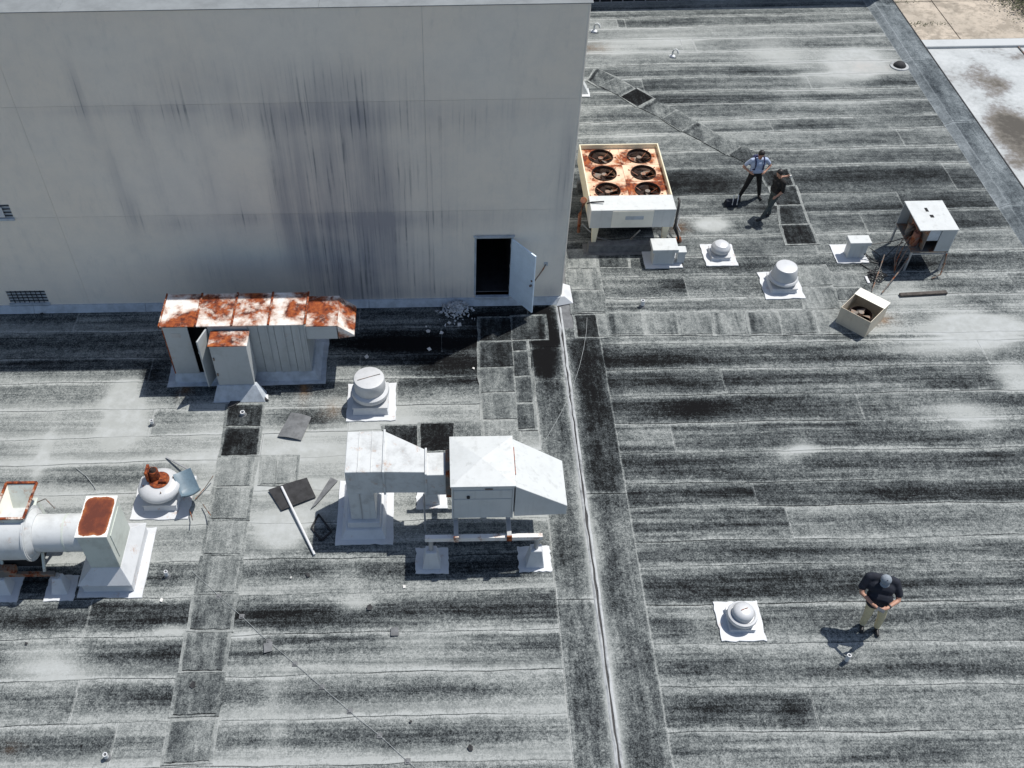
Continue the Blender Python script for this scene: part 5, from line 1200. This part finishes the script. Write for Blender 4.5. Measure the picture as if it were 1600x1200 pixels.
def hand(w_, dirv, side, palm, mat='skin', curl=.35):
    """palm plus five bent fingers; dirv = pointing direction, side = thumb side, palm = palm normal"""
    d = Vector(dirv).normalized(); s_ = Vector(side).normalized(); n_ = Vector(palm).normalized(); w_ = Vector(w_); out = []
    k0 = w_ + d * .045
    out.append((tuple(w_), tuple(k0 + d * .03), .032, .036, mat))
    for i, (o_, l) in enumerate(((.030, .075), (.010, .085), (-.010, .080), (-.030, .062))):
        a = w_ + d * .075 + s_ * o_; b = a + d * l * .5 + n_ * l * .15 * curl; c = b + d * l * .4 + n_ * l * .5 * curl
        out += [(tuple(a), tuple(b), .011, .010, mat), (tuple(b), tuple(c), .010, .008, mat)]
    a = w_ + d * .03 + s_ * .035; b = a + d * .035 + s_ * .03 + n_ * .01; c = b + d * .03 + s_ * .005 + n_ * .012
    out += [(tuple(a), tuple(b), .013, .011, mat), (tuple(b), tuple(c), .011, .009, mat)]
    return out

def head_parts(c, fwd, t, hairmat='hair', cap=None):
    """face and hair geometry; c = head centre, fwd = where the face points"""
    f = Vector(fwd).normalized(); up = (Vector((0, 0, 1)) - f * f.z).normalized(); s_ = f.cross(up); c = Vector(c)
    P = lambda a, b, d: tuple(c + f * a + s_ * b + up * d)
    segs = [(P(0, 0, .03), P(.015, 0, -.03), .088, .078, 'skin'), (P(.03, 0, -.05), P(.045, 0, -.085), .06, .045, 'skin'),
            (P(.095, 0, .005), P(.108, 0, -.02), .012, .016, 'skin'), (P(0, .085, -.01), P(-.01, .09, .015), .014, .016, 'skin'), (P(0, -.085, -.01), P(-.01, -.09, .015), .014, .016, 'skin')]
    def extras(root):
        R3 = Matrix((f, s_, up)).transposed().to_4x4()
        for b in (-.032, .032):
            m_ = MB(); m_.lathe((0, 0, 0), [(0, -.009), (.009, 0), (0, .009)], 8); o = m_.build('eye', 'hair', root, smooth=True, local=True); o.location = P(.083, b, .015)
        m_ = MB(); m_.box(-.004, .004, -.022, .022, -.004, .004); o = m_.build('mouth', 'copper', root, .002, local=True); o.matrix_local = Matrix.Translation(P(.092, 0, -.052)) @ R3
        if cap is None:
            m_ = MB(); prof = [(.094, -.02), (.099, .02), (.092, .06), (.066, .095), (.03, .112), (0, .116)]; m_.lathe((0, 0, 0), prof, 24)
            o = m_.build('hair', hairmat, root, smooth=True, local=True); o.matrix_local = Matrix.Translation(P(-.022, 0, .02)) @ R3 @ Matrix.Rotation(rad(-14), 4, 'Y')
        else:
            m_ = MB(); m_.lathe((0, 0, 0), [(.098, -.01), (.101, .03), (.092, .07), (.06, .1), (.025, .112), (0, .114)], 24)
            o = m_.build('cap', cap, root, smooth=True, local=True); o.matrix_local = Matrix.Translation(P(-.008, 0, .025)) @ R3
            m_ = MB(); m_.cyl((0, 0, .112), (0, 0, .122), .012, .008, 10); b_ = m_.build('cap_button', 'navy', o, local=True)
            m_ = MB(); n = 10; vs = []
            for k in range(n + 1):
                a = rad(-62 + 124 * k / n); vs += [(.094 * math.cos(a), .094 * math.sin(a), 0), (.094 * math.cos(a) + .075 * math.cos(a * .55), .102 * math.sin(a), -.012)]
            q = len(vs); vs += [(x, y, z - .006) for x, y, z in vs]
            fs = [(2 * k, 2 * k + 1, 2 * k + 3, 2 * k + 2) for k in range(n)] + [(q + 2 * k, q + 2 * k + 2, q + 2 * k + 3, q + 2 * k + 1) for k in range(n)] + [(2 * k + 1, q + 2 * k + 1, q + 2 * k + 3, 2 * k + 3) for k in range(n)]
            m_.add(vs, fs); m_.build('cap_peak', cap, o, local=True)
    return segs, extras

# man with the phone (local: faces -Y)
sg = []
sg += [((-.13, .02, .02 + .03), (-.14, -.16, .045), .048, .038, 'shoe'), ((.15, .02, .05), (.17, -.16, .045), .048, .038, 'shoe')]
sg += [((-.11, 0, .90), (-.125, .0, .50), .105, .082, 'khaki'), ((-.125, 0, .50), (-.13, .03, .10), .080, .066, 'khaki'), ((.11, 0, .90), (.135, 0, .50), .105, .082, 'khaki'), ((.135, 0, .50), (.15, .03, .10), .080, .066, 'khaki')]
sg += [((-.05, 0, .93), (.05, 0, .93), .15, .15, 'khaki', .85), ((-.07, -.01, .98), (.07, -.01, .98), .175, .175, 'navy', .85), ((-.07, -.0, 1.10), (.07, -.0, 1.10), .18, .18, 'navy', .92), ((-.10, .05, 1.28), (.10, .05, 1.28), .17, .17, 'navy', .9), ((-.18, .11, 1.42), (.18, .11, 1.42), .11, .11, 'navy', .9)]
sg += [((0, .08, 1.46), (0, .02, 1.55), .06, .055, 'skin')]
sg += [((-.24, .10, 1.42), (-.34, .04, 1.22), .095, .082, 'navy'), ((.24, .10, 1.42), (.34, .04, 1.22), .095, .082, 'navy')]
sg += [((-.34, .04, 1.21), (-.34, -.03, 1.13), .055, .05, 'skin'), ((.34, .04, 1.21), (.34, -.03, 1.13), .055, .05, 'skin'), ((-.34, -.03, 1.13), (-.13, -.28, 1.15), .048, .034, 'skin'), ((.34, -.03, 1.13), (.11, -.29, 1.15), .048, .034, 'skin')]
sg += hand((-.13, -.28, 1.15), (.75, -.6, .15), (0, .3, 1), (.5, .6, 0)) + hand((.11, -.29, 1.15), (-.8, -.5, .1), (0, .3, 1), (-.4, .6, 0))
hs, ex = head_parts((-.15, .10, 1.62), (0, -.72, -.69), None, cap='cap')
def lean(p_): return (p_[0] - .14 * max(0, min(1, (p_[2] - .3) / 1.1)), p_[1] + .13 * max(0, min(1, (p_[2] - .95) / .45)), p_[2])
sg = [(lean(q_[0]), lean(q_[1])) + tuple(q_[2:]) for q_ in sg] + hs
pc = G(1356, 981)
pm = person('man in navy shirt, khaki trousers and grey cap looking down at a phone', (pc.x, pc.y, .012), rad(-16), sg); ex(pm); pm.scale = (1.02, 1.02, 1.02)
MB().tube([(-.21, .20, 1.50), (-.195, .13, 1.49), (-.14, .10, 1.47), (-.085, .13, 1.49), (-.07, .20, 1.50), (-.14, .26, 1.53), (-.21, .20, 1.50)], .012, 6).build('collar', 'navy', pm, smooth=True, local=True)
MB().cyl((.067, -.162, 1.15), (.047, -.183, 1.15), .041, None, 14).build('wristband', 'cable', pm, smooth=True, local=True)
ph = MB().box(-.075, .075, -.036, .036, -.005, .005).build('mobile_phone', 'phone', None, .003)
cr, sr = math.cos(rad(-16)), math.sin(rad(-16)); lx, ly = -.12, -.32
ph.location = (pc.x + cr * lx - sr * ly, pc.y + sr * lx + cr * ly, 1.215); ph.rotation_euler = (rad(35), 0, rad(-40)); tag(ph, 'dark phone held in both hands by the man in the cap', 'phone')

# man in the blue shirt, hands on hips, feet apart, facing the camera and looking down
sg = [((-.31, .0, .05), (-.35, -.16, .045), .048, .038, 'shoe'), ((.30, .03, .05), (.33, -.13, .045), .048, .038, 'shoe')]
sg += [((-.10, 0, .92), (-.21, -.02, .50), .10, .075, 'black_cloth'), ((-.21, -.02, .50), (-.31, .02, .10), .074, .056, 'black_cloth'), ((.10, 0, .92), (.20, -.02, .50), .10, .075, 'black_cloth'), ((.20, -.02, .50), (.30, .05, .10), .074, .056, 'black_cloth')]
sg += [((-.06, 0, .95), (.06, 0, .95), .14, .14, 'black_cloth', .8), ((-.06, 0, 1.07), (.06, 0, 1.07), .155, .155, 'blue_shirt', .82), ((-.08, 0, 1.26), (.08, 0, 1.26), .155, .155, 'blue_shirt', .8), ((-.16, 0, 1.40), (.16, 0, 1.40), .085, .085, 'blue_shirt', .9)]
sg += [((0, 0, 1.43), (0, -.03, 1.53), .055, .052, 'skin')]
sg += [((-.21, 0, 1.40), (-.34, .06, 1.22), .075, .062, 'blue_shirt'), ((.21, 0, 1.40), (.36, .08, 1.22), .075, .062, 'blue_shirt'), ((-.34, .06, 1.21), (-.40, .07, 1.13), .046, .044, 'skin'), ((.36, .08, 1.21), (.42, .08, 1.13), .046, .044, 'skin'),
       ((-.40, .07, 1.13), (-.22, -.09, 1.03), .043, .032, 'skin'), ((.42, .08, 1.13), (.24, -.08, 1.02), .043, .032, 'skin')]
sg += hand((-.22, -.09, 1.03), (.7, -.55, -.3), (0, 0, 1), (.3, .8, 0)) + hand((.24, -.08, 1.02), (-.7, -.55, -.3), (0, 0, 1), (-.3, .8, 0))
hs, ex = head_parts((.0, -.05, 1.62), (.05, -.82, -.56), None); sg += hs
pc = (G(1155, 312) + G(1186, 308)) / 2
pb = person('man in light blue shirt and black trousers standing with hands on hips', (pc.x, pc.y, .012), rad(2), sg); ex(pb)
for sx in (-1, 1): MB().tube([(sx * .14, .16, 1.30), (sx * .14, .10, 1.46), (sx * .135, 0, 1.495), (sx * .13, -.11, 1.42), (sx * .12, -.15, 1.28), (sx * .13, -.14, 1.15), (sx * .17, -.02, 1.08)], .022, 8).build('backpack_strap', 'strap', pb, smooth=True, local=True)
MB().box(-.14, .14, .13, .27, 1.02, 1.44).build('backpack', 'strap', pb, .04, local=True, seg=2)

# man in black, stepping with one arm out, facing left
sg = [((-.30, -.02, .05), (-.46, -.04, .045), .046, .038, 'shoe'), ((.05, .07, .05), (-.09, .08, .045), .046, .038, 'shoe')]
sg += [((-.02, -.10, .90), (-.16, -.08, .50), .095, .072, 'slate'), ((-.16, -.08, .50), (-.29, -.02, .10), .070, .054, 'slate'), ((.02, .09, .90), (-.02, .10, .50), .095, .072, 'slate'), ((-.02, .10, .50), (.06, .07, .10), .070, .054, 'slate')]
sg += [((0, -.06, .94), (0, .06, .94), .135, .135, 'slate'), ((.0, -.06, 1.04), (0, .06, 1.04), .145, .145, 'black_cloth'), ((.02, -.08, 1.24), (.02, .08, 1.24), .145, .145, 'black_cloth'), ((.03, -.16, 1.38), (.03, .16, 1.38), .08, .08, 'black_cloth')]
sg += [((.02, 0, 1.42), (-.02, 0, 1.52), .052, .05, 'skin')]
sg += [((.03, -.20, 1.38), (.01, -.26, 1.12), .068, .056, 'black_cloth'), ((.01, -.26, 1.11), (-.16, -.24, .98), .044, .034, 'skin'), ((.03, .20, 1.38), (.20, .30, 1.20), .07, .058, 'black_cloth'), ((.20, .30, 1.20), (.42, .20, 1.24), .044, .034, 'skin')]
sg += hand((-.16, -.24, .98), (-.8, .1, -.6), (-.5, 0, .8), (0, 1, 0)) + hand((.42, .20, 1.24), (.9, -.3, .1), (0, 0, 1), (0, -1, -.2))
hs, ex = head_parts((-.05, 0, 1.60), (-.85, -.1, -.5), None); sg += hs
pc = (G(1188, 342) + G(1207, 340)) / 2
pk = person('man in black shirt and grey trousers stepping with one arm stretched out', (pc.x + .07, pc.y + .03, .012), rad(22), sg); ex(pk)
MB().box(.50, .56, .12, .155, 1.21, 1.29).build('held_paper', 'paper', pk, local=True)
